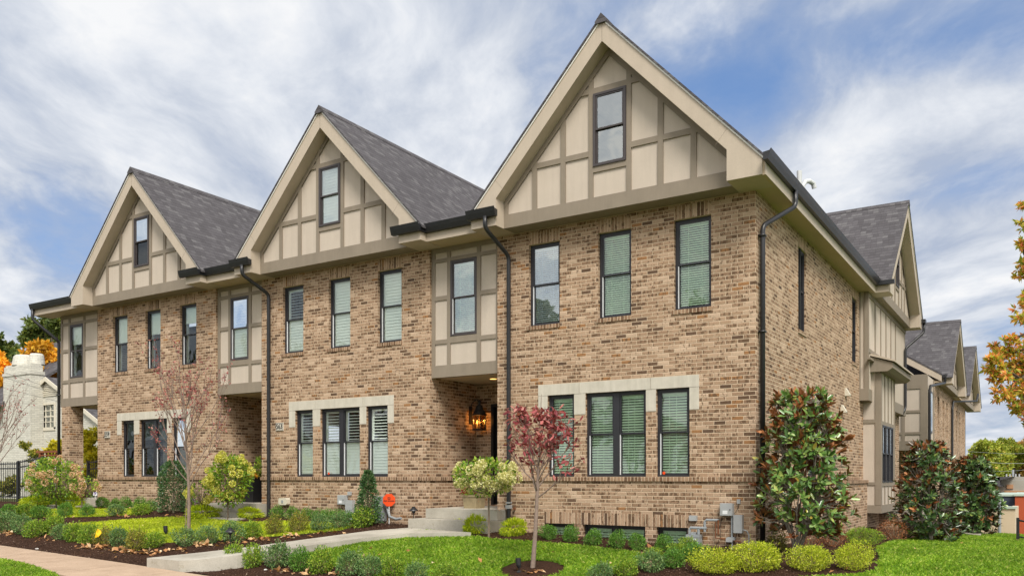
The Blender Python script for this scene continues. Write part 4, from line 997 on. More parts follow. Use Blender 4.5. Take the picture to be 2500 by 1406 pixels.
shrub(2437,1299,24,14,'green','tiny green shrub beside the tan wall far right',None,'low_shrub')

# ---- upright holly cones
def cone(px,py,w,h,label,n,shape,mat='leaf_holly',L=.05,Wd=.028,loose=.05):
    x,y,z,t=G2(px,py,-.6); r=w*t/FPX/2; H=h*t/FPX; cx=x; cy=y if px>95 else y+.2; z=float(terrain(cx,cy))
    e=thing('holly_bush',label,'bush',(cx,cy,z),'upright evergreen hollies'); rg=np.random.default_rng(px)
    hh=rg.random(n)**.9; an=rg.uniform(0,6.283,n); ph=rg.uniform(0,6.28,6)
    rr=np.interp(hh,*shape)*r*(1+.13*np.sin(an*3+hh*9+ph[0])+.10*np.sin(an*5-hh*17+ph[1])+rg.normal(0,loose,n))*(rg.random(n)**.22)
    P=np.stack([np.cos(an)*rr,np.sin(an)*rr,hh*H+.03],1); D=np.stack([np.cos(an),np.sin(an),np.full(n,.5)],1)+rg.normal(0,.5,(n,3))
    V=leaves(P,D,L*rg.uniform(.7,1.3,n),Wd*rg.uniform(.7,1.2,n),rg)+np.array([cx,cy,z])
    f=npmesh('foliage',V-np.array([cx,cy,z]),quads(n),M[mat]); f.parent=e
    tr=MB(); tr.tube([(0,0,-.05),(0,0,H*.9)],[.03,.006],7)
    for k in range(16):
        a=rg.uniform(0,6.28); b=rg.uniform(.1,.8); q=np.interp(b,*shape)*r*.8; tr.tube([(0,0,b*H*.8),(math.cos(a)*q,math.sin(a)*q,b*H+.05)],[.01,.004],5)
    o=tr.build('trunk',M['bark']); o.parent=e
cone(424,1247,74,124,'dense dark green holly below the right edge of the dark triple window',5200,([0,.15,.4,.7,.9,1],[.8,1,.95,.85,.6,.25]))
cone(899,1268,70,128,'tapering pointed holly in front of the white shuttered triple window',2900,([0,.12,.35,.6,.85,1],[.85,1,.74,.50,.36,.12]),L=.055,loose=.16)
cone(90,1222,44,112,'narrow grey green evergreen beside the pink hydrangea',3600,([0,.1,.5,.8,1],[.8,1,.8,.5,.15]),'leaf_blue')

# ---- hydrangea trees
def hydrangea(px,py,top,cpx,w,h,label,petal,nfl,leafn,seed,bare=.3):
    x,y,z,t=G2(px,py,-1.0); k=t/FPX; rg=np.random.default_rng(seed)
    e=thing('hydrangea_tree',label,'hydrangea',(x,y,z),'flowering hydrangeas trained as little trees')
    H=(py-top)*k; cxo=(cpx-px)*k; R0=w*k/2; Hc=h*k
    org=np.array([x,y,z]); fork=np.array([0,0,H-Hc*.92]); cc=np.array([cxo*math.cos(YAW),cxo*math.sin(YAW),H-Hc*.5])
    tr=MB(); tr.tube([(0,0,-.05),(.005,0,fork[2]*.5),tuple(fork)],[.022,.018,.016],8)
    rad=np.array([R0,R0,Hc/2]); ps=[];ds=[];fl=[]
    for i in range(70):
        u=unit(rg.normal(size=(1,3)))[0]; u[2]=u[2]*.8+.15; tip=cc+u*rad*rg.uniform(.8,1.0)
        mid=fork*.35+tip*.65-np.array([0,0,.07]); tr.tube([tuple(fork+rg.normal(0,.01,3)),tuple(mid),tuple(tip)],[.006,.004,.0025],4)
        ps.append(mid+(tip-mid)*rg.random()); ds.append(u)
        if len(fl)<nfl: fl.append((tip,u))
    o=tr.build('trunk',M['bark']); o.parent=e
    n=leafn; u=unit(rg.normal(size=(n,3))); rr=rg.uniform(.35,1.0,n)[:,None]**.6; P=cc+u*rad*rr
    keep=(rg.random(n)>bare*(P[:,2]<cc[2]-.1*Hc)); P=P[keep]; u=u[keep]; n=len(P)
    D=u+rg.normal(0,.5,(n,3)); D[:,2]-=.2
    V=leaves(P,D,rg.uniform(.05,.10,n),rg.uniform(.03,.055,n),rg)
    f=npmesh('foliage',V,quads(n),M['leaf_mid']); f.parent=e
    vs=[]
    for tip,u in fl:
        m=120; q=unit(rg.normal(size=(m,3))); s=rg.uniform(.055,.09); pp=tip+u*.06+q*np.array([s,s,s*1.15])*rg.uniform(.8,1.0,m)[:,None]
        vs.append(leaves(pp,q+rg.normal(0,.8,(m,3)),.034,.034,rg))
    f=npmesh('flower_heads',np.concatenate(vs),quads(sum(len(v) for v in vs)//4),M[petal]); f.parent=e
    return e
hydrangea(137,1238,1112,132,128,112,'hydrangea with pink and cream flower heads before the brick pillar','petal_pink',30,2800,3,.15)
hydrangea(200,1238,1150,210,60,60,'small sprawling hydrangea with cream pink heads right of the pillar','petal_pink',14,260,9,.5)
hydrangea(556,1262,1100,562,104,128,'hydrangea tree with lime yellow heads before the middle entry','petal_lime',54,1900,5)
hydrangea(492,1262,1170,490,60,60,'small sparse hydrangea with lime heads left of the middle entry','petal_lime',16,160,6,.6)
hydrangea(1193,1300,1105,1184,150,96,'open hydrangea tree with pale cream heads before the lantern entry','petal_cream',40,1200,8,.75)

# ---- young trees in front
def ptw(px,py,t):
    a=(px-CX)/FPX; b=-(py-CY)/FPX
    return np.array([CAM[0]+(-math.sin(YAW)+a*math.cos(YAW))*t,CAM[1]+(math.cos(YAW)+a*math.sin(YAW))*t,b*t])
def young(base,fork,toppx,label,leafmat,nleaf,spread_px,seed,rad=.032,levels=2,L0=.62,leafL=.065,group=None,limbs=14,name='young_tree',rise=.55,bk='bark_grey'):
    x,y,z,t=G(*base); rg=np.random.default_rng(seed); e=thing(name,label,'tree',(x,y,z),group); org=np.array([x,y,z])
    f=ptw(*fork,t)-org; top=ptw(*toppx,t)-org; k=t/FPX; H=top[2]-f[2]
    tr=MB(); ax=[np.zeros(3)-[0,0,.05],f*.5+np.array([.01,0,0]),f,f+(top-f)*.35,f+(top-f)*.7,top]
    tr.tube([tuple(a) for a in ax],[rad*1.25,rad,rad*.85,rad*.55,rad*.3,.003],9)
    tips=[]
    for i in range(limbs):
        q=i/limbs; p=f+(top-f)*(q*.75); a=i*2.4+rg.uniform(-.3,.3); sp=spread_px*k
        out=np.array([math.cos(a),math.sin(a),0]); end=p+out*sp*(1-.5*q)*rg.uniform(.75,1.1)+np.array([0,0,H*(rise-.25*q)*rg.uniform(.5,1.15)])
        d=end-p; L=np.linalg.norm(d); grow(tr,p,d/L,L,rad*.42*(1-.4*q),levels,rg,tips,.45,.22,3,4,.42,.09)
    o=tr.build('trunk',M[bk]); o.parent=e
    n=nleaf; T=np.array([a for a,_ in tips]); Dt=np.array([b for _,b in tips]); ix=rg.integers(0,len(T),n)
    P=T[ix]+rg.normal(0,.02,(n,3))-Dt[ix]*rg.uniform(0,.12,n)[:,None]; D=Dt[ix]*.4+rg.normal(0,.55,(n,3)); D[:,2]-=.35
    V=leaves6(P,D,leafL*rg.uniform(.6,1.3,n),leafL*.42*rg.uniform(.7,1.2,n),rg,rg.normal(size=(n,3)))
    c=npmesh('crown',V,quads6(n),M[leafmat]); c.parent=e
    return e
young((1300,1386),(1311,1215),(1322,962),'young tree with crimson leaves standing in a mulch ring on the green lawn','leaf_red',950,76,12,group=None,limbs=24,leafL=.10,rise=.38,bk='bark_red')
young((460,1300),(461,1195),(445,905),'nearly bare young tree with a few dark red leaves before the left townhouse','leaf_red',1100,84,6,bk='bark_red',rad=.036,limbs=24,leafL=.06,group='bare young trees')
young((-22,1300),(-20,1180),(10,960),'mostly bare young tree reaching in at the left edge','leaf_red',260,85,14,bk='bark_red',rad=.032,limbs=14,leafL=.055,group='bare young trees')
x,y,z,t=G(451,1300); s=MB(); s.tube([(x,y,z-.1),(x+.06,y,z+.75)],.008,6); s.build('tree_stake',M['twig'],label='thin wooden stake leaning beside the nearly bare tree',cat='stake')

# ---- magnolias
def magnolia(px,py,top,cpx,w,h,label,nwh,mat,seed,Lf=.15,rust=.3,stems=True,nl=8,depthf=1.0):
    x,y,z,t=G(px,py); k=t/FPX; rg=np.random.default_rng(seed); org=np.array([x,y,z])
    e=thing('magnolia',label,'magnolia',(x,y,z),'glossy magnolias by the side wall')
    H=(py-top)*k; Hc=h*k; Rx=w*k/2; co_=(cpx-px)*k; cc=np.array([co_*math.cos(YAW),co_*math.sin(YAW),H-Hc/2])
    tr=MB(); P=[];D=[]
    for i in range(nwh):
        hq=rg.random()**.9; prof=np.interp(hq,[0,.18,.4,.65,.85,1],[.80,1,.98,.80,.68,.46])*rg.uniform(.80,1.1); a=rg.uniform(0,6.283); q=rg.random()**.33
        rr=Rx*prof*q*(1+.1*math.sin(3*a+seed)+.08*math.sin(5*a+hq*11))
        p=np.array([math.cos(a)*rr+cc[0],math.sin(a)*rr*depthf+cc[1],H-Hc+hq*Hc])
        u=np.array([math.cos(a)*(.35+.7*q),math.sin(a)*(.35+.7*q),.75-.25*(1-hq)]); u+=rg.normal(0,.25,3); u/=np.linalg.norm(u); P.append(p); D.append(u)
    P=np.array(P);D=np.array(D)
    nst=11; st=[]
    for i in range(nst):
        a=i*2.4; q=np.array([math.cos(a)*Rx*.5+cc[0],math.sin(a)*Rx*.5*depthf+cc[1],H*rg.uniform(.55,.95)]); b0=np.array([math.cos(a)*.06,math.sin(a)*.06,0.02])
        m1=b0+(q-b0)*.4+np.array([math.cos(a)*Rx*.12,math.sin(a)*Rx*.12,-H*.04]); m2=b0+(q-b0)*.72+rg.normal(0,.04,3)
        pts=[b0-[0,0,.08],b0+np.array([0,0,.12]),m1,m2,q]; st.append(pts); tr.tube([tuple(v) for v in pts],[.024,.019,.013,.009,.005],7)
    tr.tube([(0,0,-.08),(0,0,.25)],[.07,.045],9)
    alls=np.array([v for s_ in st for v in s_[2:]]+[s_[2]*.5+s_[3]*.5 for s_ in st])
    for p,u in zip(P,D):
        j=np.argmin(np.linalg.norm(alls-(p-np.array([0,0,.12])),axis=1)); a0=alls[j]
        if rg.random()<.8: tr.tube([tuple(a0),tuple(a0*.4+p*.6-np.array([0,0,.03])),tuple(p)],[.008,.006,.004],4)
    o=tr.build('trunk',M['bark_grey']); o.parent=e
    Va=[];Vr=[]
    hn=(P[:,2]-(H-Hc))/Hc
    for i,(p,u) in enumerate(zip(P,D)):
        isr=rg.random()<rust*(.5+1.1*hn[i]); m=nl if not isr else 6
        an=rg.uniform(0,6.28)+np.arange(m)*2.4; o1=unit(np.cross(u,[.3,.2,1.])[None])[0]; o2_=np.cross(u,o1)
        rad=np.cos(an)[:,None]*o1+np.sin(an)[:,None]*o2_; open_=rg.uniform(.5,1.5,m)[:,None] if not isr else rg.uniform(.25,.65)
        d=unit(rad*open_+u+rg.normal(0,.18,(m,3))); 
        if not isr: d[:,2]-=rg.uniform(0,.3)
        nr=unit(u-rad*.2); pb=p-u*rg.uniform(0,.10,m)[:,None]
        V=leaves6(pb,d,Lf*rg.uniform(.65,1.15,m),Lf*.36*rg.uniform(.8,1.15,m),rg,np.broadcast_to(nr,(m,3)))
        (Vr if isr and rg.random()<.8 else Va).append(V)
    V=np.concatenate(Va); f=npmesh('foliage',V,quads6(len(V)//6),M[mat]); f.parent=e
    V=np.concatenate(Vr); f=npmesh('young_leaves',V,quads6(len(V)//6),M['leaf_rust']); f.parent=e
    return e
magnolia(1947,1354,958,1958,226,345,'large glossy magnolia with rust coloured young leaves at the corner of the side wall',600,'leaf_magn',21,.15,.24,nl=8)
magnolia(2268,1322,1080,2268,162,236,'dark magnolia nearer the side porch, left of another dark magnolia',560,'leaf_magn_dark',22,.13,.28,nl=9)
magnolia(2384,1306,1118,2376,128,182,'dark round magnolia farthest right, beside the tan wall',560,'leaf_magn_dark',23,.15,.12,nl=9)

# ------------------------------------------------------------------ small things around the entries
def pw(px,py,y=None,x=None):
    a=(px-CX)/FPX; b=-(py-CY)/FPX; dx=-math.sin(YAW)+a*math.cos(YAW); dy=math.cos(YAW)+a*math.sin(YAW)
    t=(y-CAM[1])/dy if y is not None else (x-CAM[0])/dx
    return CAM[0]+dx*t,CAM[1]+dy*t,b*t
# lantern in the entry of the corner house
lx,ly,lz=-6.56,1.46,1.22
L=thing('wall_lantern','lit black lantern with glowing candles in the brick entry recess','lantern',(lx,ly,lz-.18))
b=MB(); 
for sx in(-1,1):
    for sy in(-1,1): b.box(lx+sx*.10-.008,lx+sx*.10+.008,ly+sy*.10-.008,ly+sy*.10+.008,lz-.16,lz+.14)
b.box(lx-.115,lx+.115,ly-.115,ly+.115,lz-.19,lz-.16); b.box(lx-.12,lx+.12,ly-.12,ly+.12,lz+.14,lz+.165)
b.lathe((lx,ly,lz),[(.15,.165),(.13,.22),(.09,.27),(.07,.35),(.03,.38),(.03,.43),(.045,.45),(.02,.48)],4*4)
b.tube([(lx,ly,lz+.44),(lx-.08,ly,lz+.50),(lx-.2,ly,lz+.42),(-6.80,ly,lz+.30)],.010,6); b.box(-6.81,-6.785,ly-.05,ly+.05,lz-.05,lz+.35)
b.build('lantern_frame',M['black'],L)
g=MB(); 
for s in(-1,1): g.box(lx+s*.1-.002,lx+s*.1+.002,ly-.09,ly+.09,lz-.16,lz+.14); g.box(lx-.09,lx+.09,ly+s*.1-.002,ly+s*.1+.002,lz-.16,lz+.14)
g.build('lantern_glass',M['lampglass'],L)
for dx,dy in((-.04,-.03),(.045,-.02),(0,.045)):
    c=MB(); c.lathe((lx+dx,ly+dy,lz-.16),[(.012,0),(.012,.11)],8); co_=c.build('candle',M['plaque'],L)
    c=MB(); c.lathe((lx+dx,ly+dy,lz-.05),[(.006,0),(.017,.022),(.010,.05),(.002,.07)],8); c.build('bulb',M['flame'],co_)
pl=bpy.data.lights.new('lantern_light','POINT'); pl.energy=2.5; pl.color=(1,.55,.2); pl.shadow_soft_size=.05
po=bpy.data.objects.new('lantern_light',pl); COL.objects.link(po); po.parent=L; po.location=(0,-.02,.20)

def path_light(px,py,h,label):
    x,y,z,t=G(px,py); H=h*t/FPX; e=thing('path_light',label,'path light',(x,y,z),'black garden path lights')
    m=MB(); m.tube([(x,y,z-.05),(x,y,z+H*.86)],.010,8); m.lathe((x,y,z),[(.05,-.0),(.012,.03)],12); m.build('post',M['black'],e)
    m=MB(); m.lathe((x,y,z+H*.80),[(.02,0),(.035,.02),(.035,.05),(.095,.055),(.085,.075),(.035,.115),(.035,.135),(.02,.14)],16); m.build('lamp_shade',M['black'],e)
path_light(562,1342,46,'black path light with a flat hat beside the walkway end block')
path_light(1010,1286,42,'black path light at the corner of the concrete entry steps')
path_light(2404,1300,40,'small black path light far right by the raised path')
def spot_light(px,py,h,label,yaw=0):
    x,y,z,t=G(px,py); H=h*t/FPX; e=thing('garden_spotlight',label,'spotlight',(x,y,z),'black garden spotlights')
    m=MB(); m.tube([(x,y,z-.05),(x,y,z+H*.35)],.009,6); m.lathe((x,y,z),[(.045,0),(.02,.02)],10); m.build('stake',M['black'],e)
    m=MB(); r=H*.19; m.tube([(x+.01,y,z+H*.30),(x-.005,y,z+H*.5),(x-.02,y+.0,z+H)],[r*.6,r,r*1.05],12); m.build('lamp_head',M['black'],e)
spot_light(1267,1396,34,'black spotlight in the mulch ring of the crimson tree')
spot_light(405,1309,26,'black spotlight on the lawn left of the nearly bare tree')
spot_light(988,1274,22,'small black spotlight in the mulch near the steps')
# octagonal yard sign
x,y,z,t=G(950,1279); k=t/FPX
e=thing('yard_sign','orange red octagonal security sign on a white stake in the mulch','sign',(x,y,z))
m=MB(); m.box(x-.009,x+.009,y-.006,y+.006,z-.1,z+45*k); m.build('stake',M['white'],e)
zc=z+(1279-1220)*k; r=15*k
c,s_=math.cos(YAW),math.sin(YAW); fc=MB(); pts=[(math.cos(R(22.5+45*i))*r/math.cos(R(22.5))*.98,math.sin(R(22.5+45*i))*r/math.cos(R(22.5))) for i in range(8)]
fc.F=lambda u,d,zz:(x+u*c+d*s_,y+u*s_-d*c,zc+zz)
fc.ext(pts,.008,.014); M['orange']=flat_mat('orange_red_plastic',(.78,.075,.012),.45,.03,5); fo=fc.build('sign_face',M['orange'],e)
text_part('PRO GUARD',.042,(x+s_*.016,y-c*.016,zc-.02),fo,M['ink'],sx=.95,face=YAW)
em=MB(); em.F=fc.F; em.box(-.028,.028,.0145,.017,.015,.022); em.box(-.028,-.018,.0145,.017,.022,.062); em.box(.018,.028,.0145,.017,.022,.062); em.box(-.018,.018,.0145,.017,.054,.062); em.box(-.006,.006,.0145,.017,.026,.046); em.build('emblem',M['ink'],fo)
# small white sign
x,y,z,t=G(233,1236); k=t/FPX; e=thing('small_sign','small white notice on a stake by the brick edge at far left','sign',(x,y,z))
m=MB(); m.box(x-.006,x+.006,y-.004,y+.004,z-.1,z+28*k); m.build('stake',M['white'],e)
zc2=z+34*k; M['paper']=flat_mat('white_sheet',(.72,.72,.76),.6,.03,5); M['violet']=flat_mat('violet_print',(.16,.10,.35),.6,.05,5)
m=MB(); m.F=lambda u,d,zz:(x+u*c+d*s_,y+u*s_-d*c,zc2+zz); m.box(-.055,.055,.005,.010,-.085,.085); po_=m.build('sign_face',M['paper'],e)
q=MB(); q.F=m.F
for a,b_,z0,z1 in ((-.035,.02,.02,.05),(-.035,.035,-.02,.008),(-.03,.03,-.05,-.035)): q.box(a,b_,.0105,.012,z0,z1)
q.build('print',M['violet'],po_)
# plant tag on the hydrangea
x,y,z,t=G(556,1262); k=t/FPX; m=MB(); m.box(x-.028,x+.028,y-.05,y-.046,z+46*k,z+74*k); m.build('plant_tag',M['violet'],label='small purple plant tag hanging on the lime hydrangea stem',cat='plant tag')
# yellow flag
x,y,z,t=G(238,1336); k=t/FPX; e=thing('marker_flag','small yellow utility flag among the shrubs by the sidewalk','flag',(x,y,z))
m=MB(); m.tube([(x,y,z-.05),(x+.01,y,z+44*k)],.0025,5); m.build('wire',M['black'],e)
M['flag']=flat_mat('yellow_flag',(.80,.50,.01),.6,.05,8)
m=MB(); zt=z+46*k; m.F=lambda u,d,zz:(x+u*c+d*s_,y+u*s_-d*c,zt+zz)
m.add([(0,0,0),(.05,-.012,-.03),(.085,.0,-.085),(.03,.02,-.16),(-.055,.0,-.185),(-.03,.012,-.09)],[(0,5,1),(5,4,3),(5,3,1),(1,3,2)]); m.build('flag_cloth',M['flag'],e)
# stones
M['rock']=flat_mat('pale_stone',(.58,.56,.52),.9,.12,20,.3,60)
for i,(px,py,r,l) in enumerate([(921,1367,.055,'pale stone lying on the green lawn'),(90,1341,.035,'small pale stone at the sidewalk edge'),(648,1392,.03,'small pale stone in the front mulch')]):
    x,y,z,t=G(px,py); bm=bmesh.new(); bmesh.ops.create_icosphere(bm,subdivisions=2,radius=r)
    for v in bm.verts: v.co*=1+random.uniform(-.18,.18); v.co.z*=.6
    me=bpy.data.meshes.new('stone'); bm.to_mesh(me); bm.free(); me.materials.append(M['rock']); o=bpy.data.objects.new('stone',me); COL.objects.link(o); o.location=(x,y,z+r*.35); tagset(o,l,'stone')
# planters
x,y,z=-5.84,.23,-.645
e=thing('stone_planter','square stone planter with dark red flowers on the entry porch','planter',(x,y,z))
M['planter']=flat_mat('tan_stone',(.30,.24,.14),.85,.3,7,.6,40,.2)
m=MB()
def frustum(m,x,y,z0,z1,a0,a1):
    vs=[(x-a0,y-a0,z0),(x+a0,y-a0,z0),(x+a0,y+a0,z0),(x-a0,y+a0,z0),(x-a1,y-a1,z1),(x+a1,y-a1,z1),(x+a1,y+a1,z1),(x-a1,y+a1,z1)]
    m.add(vs,[(0,1,2,3),(7,6,5,4),(0,4,5,1),(1,5,6,2),(2,6,7,3),(3,7,4,0)])
frustum(m,x,y,z,z+.24,.15,.175); m.box(x-.19,x+.19,y-.19,y+.19,z+.24,z+.27); m.build('pot',M['planter'],e)
def tuft(e,x,y,z,n,r,h,mat,L,Wd,name,up=.6,seed=1):
    rg=np.random.default_rng(seed); u=unit(rg.normal(size=(n,3))); u[:,2]=abs(u[:,2]); P=u*np.array([r,r,h])*rg.uniform(.6,1,n)[:,None]
    D=u+rg.normal(0,.4,(n,3)); D[:,2]+=up
    o=npmesh(name,leaves(P+np.array([x,y,z])-np.array(OFF[e]),D,L*rg.uniform(.7,1.2,n),Wd,rg),quads(n),M[mat]); o.parent=e
tuft(e,x-.08,y-.05,z+.29,560,.17,.20,'mumred',.035,.03,'flowers'); tuft(e,x,y,z+.27,160,.24,.12,'leaf_mid',.08,.03,'leaves')
gb=MB(); rg=np.random.default_rng(5)
for i in range(26):
    a=rg.uniform(0,6.28); r_=rg.uniform(.25,.42); gb.tube([(x,y,z+.33),(x+math.cos(a)*r_*.5,y+math.sin(a)*r_*.5,z+.33+rg.uniform(.15,.3)),(x+math.cos(a)*r_,y+math.sin(a)*r_,z+.33+rg.uniform(-.1,.12))],[.004,.004,.002],4)
gb.build('grass_fronds',M['leaf_mid'],e)
x,y,z=-12.9,.6,-.645
e=thing('tall_planter','tall glossy black planter with magenta mums on the middle entry porch','planter',(x,y,z))
m=MB(); frustum(m,x,y,z,z+.62,.21,.24); m.box(x-.25,x+.25,y-.25,y+.25,z+.60,z+.64); m.build('pot',M['door'],e)
tuft(e,x-.12,y-.1,z+.66,380,.14,.16,'mum',.035,.03,'flowers',seed=2); tuft(e,x,y,z+.60,220,.26,.16,'leaf_olive',.10,.035,'leaves',.2,3); tuft(e,x+.1,y+.05,z+.7,160,.10,.45,'leaf_mid',.08,.03,'tall_leaves',1,4)
tuft(e,x+.16,y-.15,z+.60,60,.10,.12,'leaf_orange',.06,.04,'orange_leaves',0,5)
# topiary beside the tall planter
# window stickers
for px,py,nm in ((797,1155,'middle'),(1617,1154,'corner')):
    x,y,z=pw(px,py,y=.0); yy=.072; m=MB(FR(0,0)); m.ext([(x+.028*math.cos(R(22.5+45*i)),z+.028*math.sin(R(22.5+45*i))) for i in range(8)],-.0745,-.0725); m.build('window_sticker',M['orange'],label='round orange sticker low in the triple window of the %s townhouse'%nm,cat='sticker',group='orange window stickers')
# meters on the corner house
def cabinet(name,label,cat,u0,u1,d,z0,z1,mat,lid=True,par=None):
    F=FR(0,0); e=thing(name,label,cat,((u0+u1)/2,0,z0))
    m=MB(F); m.box(u0,u1,0.002,d,z0,z1); m.build('cabinet_body',mat,e)
    if lid:
        m=MB(F); m.box(u0+.008,u1-.008,d,d+.012,z0+.008,z1-.008); ld=m.build('cover',mat,e)
        m=MB(F); m.box(u0+.05,u1-.08,d+.012,d+.014,z0+.03,z0+.09); m.build('data_plate',M['white'],ld)
        m=MB(F); m.lathe((0,0,0),[(.008,0),(.008,.001)],6) if False else m.box(u1-.045,u1-.03,d+.012,d+.02,(z0+z1)/2-.01,(z0+z1)/2+.01); m.build('latch',M['black'],ld)
    return e
e=cabinet('electric_meter','pale grey rounded meter cabinet on the brick near the corner downspout','meter box',-.575,-.36,.10,-.655,-.445,M['steelgrey'])
m=MB(FR(0,0)); m.tube([(-.385,.05,-.65),(-.385,.05,-1.28)],.017,8); m.box(-.45,-.33,.02,.09,-1.06,-1.01); m.build('conduit',M['castgrey'],e)
e=cabinet('utility_box','tall grey utility box to the right of the pale meter cabinet','utility box',-.345,-.20,.10,-.935,-.635,M['steelgrey'],lid=False)
m=MB(FR(0,0)); m.tube([(-.20,.05,-.88),(-.13,.05,-.90),(-.10,.05,-.97),(-.10,.05,-1.28)],.011,8); m.build('conduit',M['steelgrey'],e)
cabinet('sensor_box','tiny grey box above the tall utility box on the corner brick','sensor box',-.305,-.25,.04,-.45,-.375,M['steelgrey'],lid=False)
cabinet('telephone_box','small grey box with a dark wire above the gas meter','junction box',-1.13,-1.0,.07,-.755,-.665,M['steelgrey'],lid=False)
e=thing('gas_meter','grey gas meter with bent pipes beside the right basement window','gas meter',(-1.02,-.12,-1.2))
m=MB(FR(0,0)); m.box(-1.14,-.90,.05,.19,-1.19,-.985); m.lathe((-1.02,-.12,-.985),[(.05,0),(.05,.03),(.03,.05)],12) if False else m.box(-1.06,-.98,.07,.17,-.985,-.945); m.box(-1.145,-.895,.045,.195,-1.03,-1.01); m.build('meter_body',M['castgrey'],e)
m=MB(FR(0,0)); m.box(-1.12,-1.03,.19,.197,-1.11,-1.05); m.box(-1.01,-.95,.19,.197,-1.11,-1.05); m.build('dial',M['white'],e)
m=MB(FR(0,0)); m.tube([(-1.10,.12,-.98),(-1.10,.12,-.90),(-1.08,.12,-.87),(-.80,.12,-.87)],.024,8); m.tube([(-.94,.12,-.98),(-.94,.12,-.87)],.024,8); m.tube([(-.83,.12,-.93),(-.83,.12,-.76),(-.80,.12,-.73),(-.66,.12,-.73),(-.62,.02,-.73)],.022,8); m.build('gas_pipe',M['castgrey'],e)
e=thing('water_pipes','copper pipes and brass valve low on the brick between the meters','pipes',(-.6,-.1,-1.1))
m=MB(FR(0,0)); m.tube([(-.66,.07,-.76),(-.66,.07,-1.03),(-.40,.07,-1.06),(-.22,.07,-1.08)],.010,8); m.tube([(-.61,.08,-.73),(-.61,.08,-.97)],.014,8); m.build('copper_pipe',M['copper'],e)
m=MB(FR(0,0)); m.box(-.47,-.36,.03,.11,-1.09,-1.02); m.build('valve',M['steelgrey'],e)
w=MB(FR(0,0)); w.tube([(-.28,.03,-.45),(-.285,.03,-.53),(-.35,.04,-.62)],.004,5); w.tube([(-.55,.03,-.66),(-.60,.03,-.85),(-.58,.03,-1.0),(-.68,.03,-1.20),(-.78,.03,-1.3)],.004,5); w.tube([(-.30,.04,-.93),(-.34,.04,-1.05),(-.52,.03,-1.18)],.004,5); w.build('cables',M['black'],label='loose dark cables drooping between the utility boxes on the corner',cat='cable')
x,y,z=pw(897,1,y=0)
m=MB(FR(0,0)); m.tube([(-4.70,.02,-.62),(-4.70,.06,-.62)],.025,8); m.build('hose_tap',M['copper'],label='small hose tap low beside the corner townhouse front downspout',cat='tap')
# boxes on the middle house
def rbox(u0,u1,z0,z1,d,mat,name,label,cat):
    F=FR(0,0); r=.035; pts=[]
    for cx_,cz_,a0 in ((u1-r,z1-r,0),(u0+r,z1-r,90),(u0+r,z0+r,180),(u1-r,z0+r,270)):
        pts+=[(cx_+r*math.cos(R(a0+k*30)),cz_+r*math.sin(R(a0+k*30))) for k in range(4)]
    e=thing(name,label,cat,((u0+u1)/2,0,z0)); m=MB(F); m.ext(pts,.002,d); m.build('cover',mat,e); m=MB(F)
    m.box((u0+u1)/2-.03,(u0+u1)/2+.03,d,d+.01,(z0+z1)/2-.03,(z0+z1)/2+.03); m.build('grille',M['castgrey'],e); return e
rbox(-11.22,-10.95,-.66,-.50,.12,M['beige'],'vent_cover','beige rounded wall vent low on the middle townhouse','vent')
cabinet('electric_meter','small grey meter box left of the pointed holly on the middle townhouse','meter box',-9.34,-9.12,.10,-.62,-.41,M['steelgrey'])
cabinet('utility_box','grey utility box partly behind the pointed holly','utility box',-9.11,-8.9,.10,-.86,-.52,M['steelgrey'],lid=False)
cabinet('sensor_box','tiny grey box above the meter box of the middle townhouse','sensor box',-9.09,-9.0,.05,-.41,-.33,M['steelgrey'],lid=False)
e=cabinet('gas_meter','grey gas meter behind the orange octagonal sign','gas meter',-8.22,-7.98,.14,-.95,-.42,M['castgrey'],lid=False)
m=MB(FR(0,0)); m.tube([(-7.98,.08,-.62),(-7.88,.10,-.68),(-7.80,.12,-.85),(-7.62,.12,-.90),(-7.48,.12,-.88)],.03,8); m.build('gas_pipe',M['castgrey'],e)
m=MB(FR(0,0)); m.tube([(-14.55,.06,-.35),(-14.45,.08,-.55),(-14.25,.10,-.66),(-13.95,.10,-.66),(-13.85,.10,-.78)],.03,8); m.build('drain_pipe',M['castgrey'],label='bent grey pipe low on the wall behind the nearly bare tree',cat='pipe')

# ------------------------------------------------------------------ iron fence and gate at the far left
def fence(u0,u1,y,zb,ztf,label,name='iron_fence',cat='fence',group=None,rails=(0.0,.10,.9),sp=.115):
    e=thing(name,label,cat,(u0,y,zb),group); n=int((u1-u0)/sp); m=MB(FR(0,y))
    for i in range(n+1):
        u=u0+i*sp; zt=ztf(u); m.box(u-.008,u+.008,-.008,.008,zb,zt+.06)
    m.build('picket',M['black'],e)
    for q in rails:
        r=MB(FR(0,y)); k=8
        for i in range(k):
            a,b=lerp(u0,u1,i/k),lerp(u0,u1,(i+1)/k); za_=lerp(zb+.06,ztf(a),q) if q<1 else ztf(a); zb_=lerp(zb+.06,ztf(b),q) if q<1 else ztf(b)
            r.ext([(a,za_-.018),(b,zb_-.018),(b,zb_+.018),(a,za_+.018)],-.018,.018)
        r.build('rail',M['black'],e)
    for u in (u0,u1):
        m=MB(FR(0,y)); m.box(u-.03,u+.03,-.03,.03,zb-.1,ztf(u)+.02); m.box(u-.038,u+.038,-.038,.038,ztf(u)+.02,ztf(u)+.05); m.build('post',M['black'],e)
    return e
fence(-26.6,-24.0,.5,-.92,lambda u:.42,'black iron fence panel at the far left edge','iron_fence',group='black iron fences',rails=(.0,.16,.88,1.0))
fence(-23.95,-22.5,.5,-.92,lambda u:.46+.13*(u+23.95)/1.45,'black iron fence panel rising toward the post left of the pillar',group='black iron fences',rails=(.0,.16,.88,1.0))
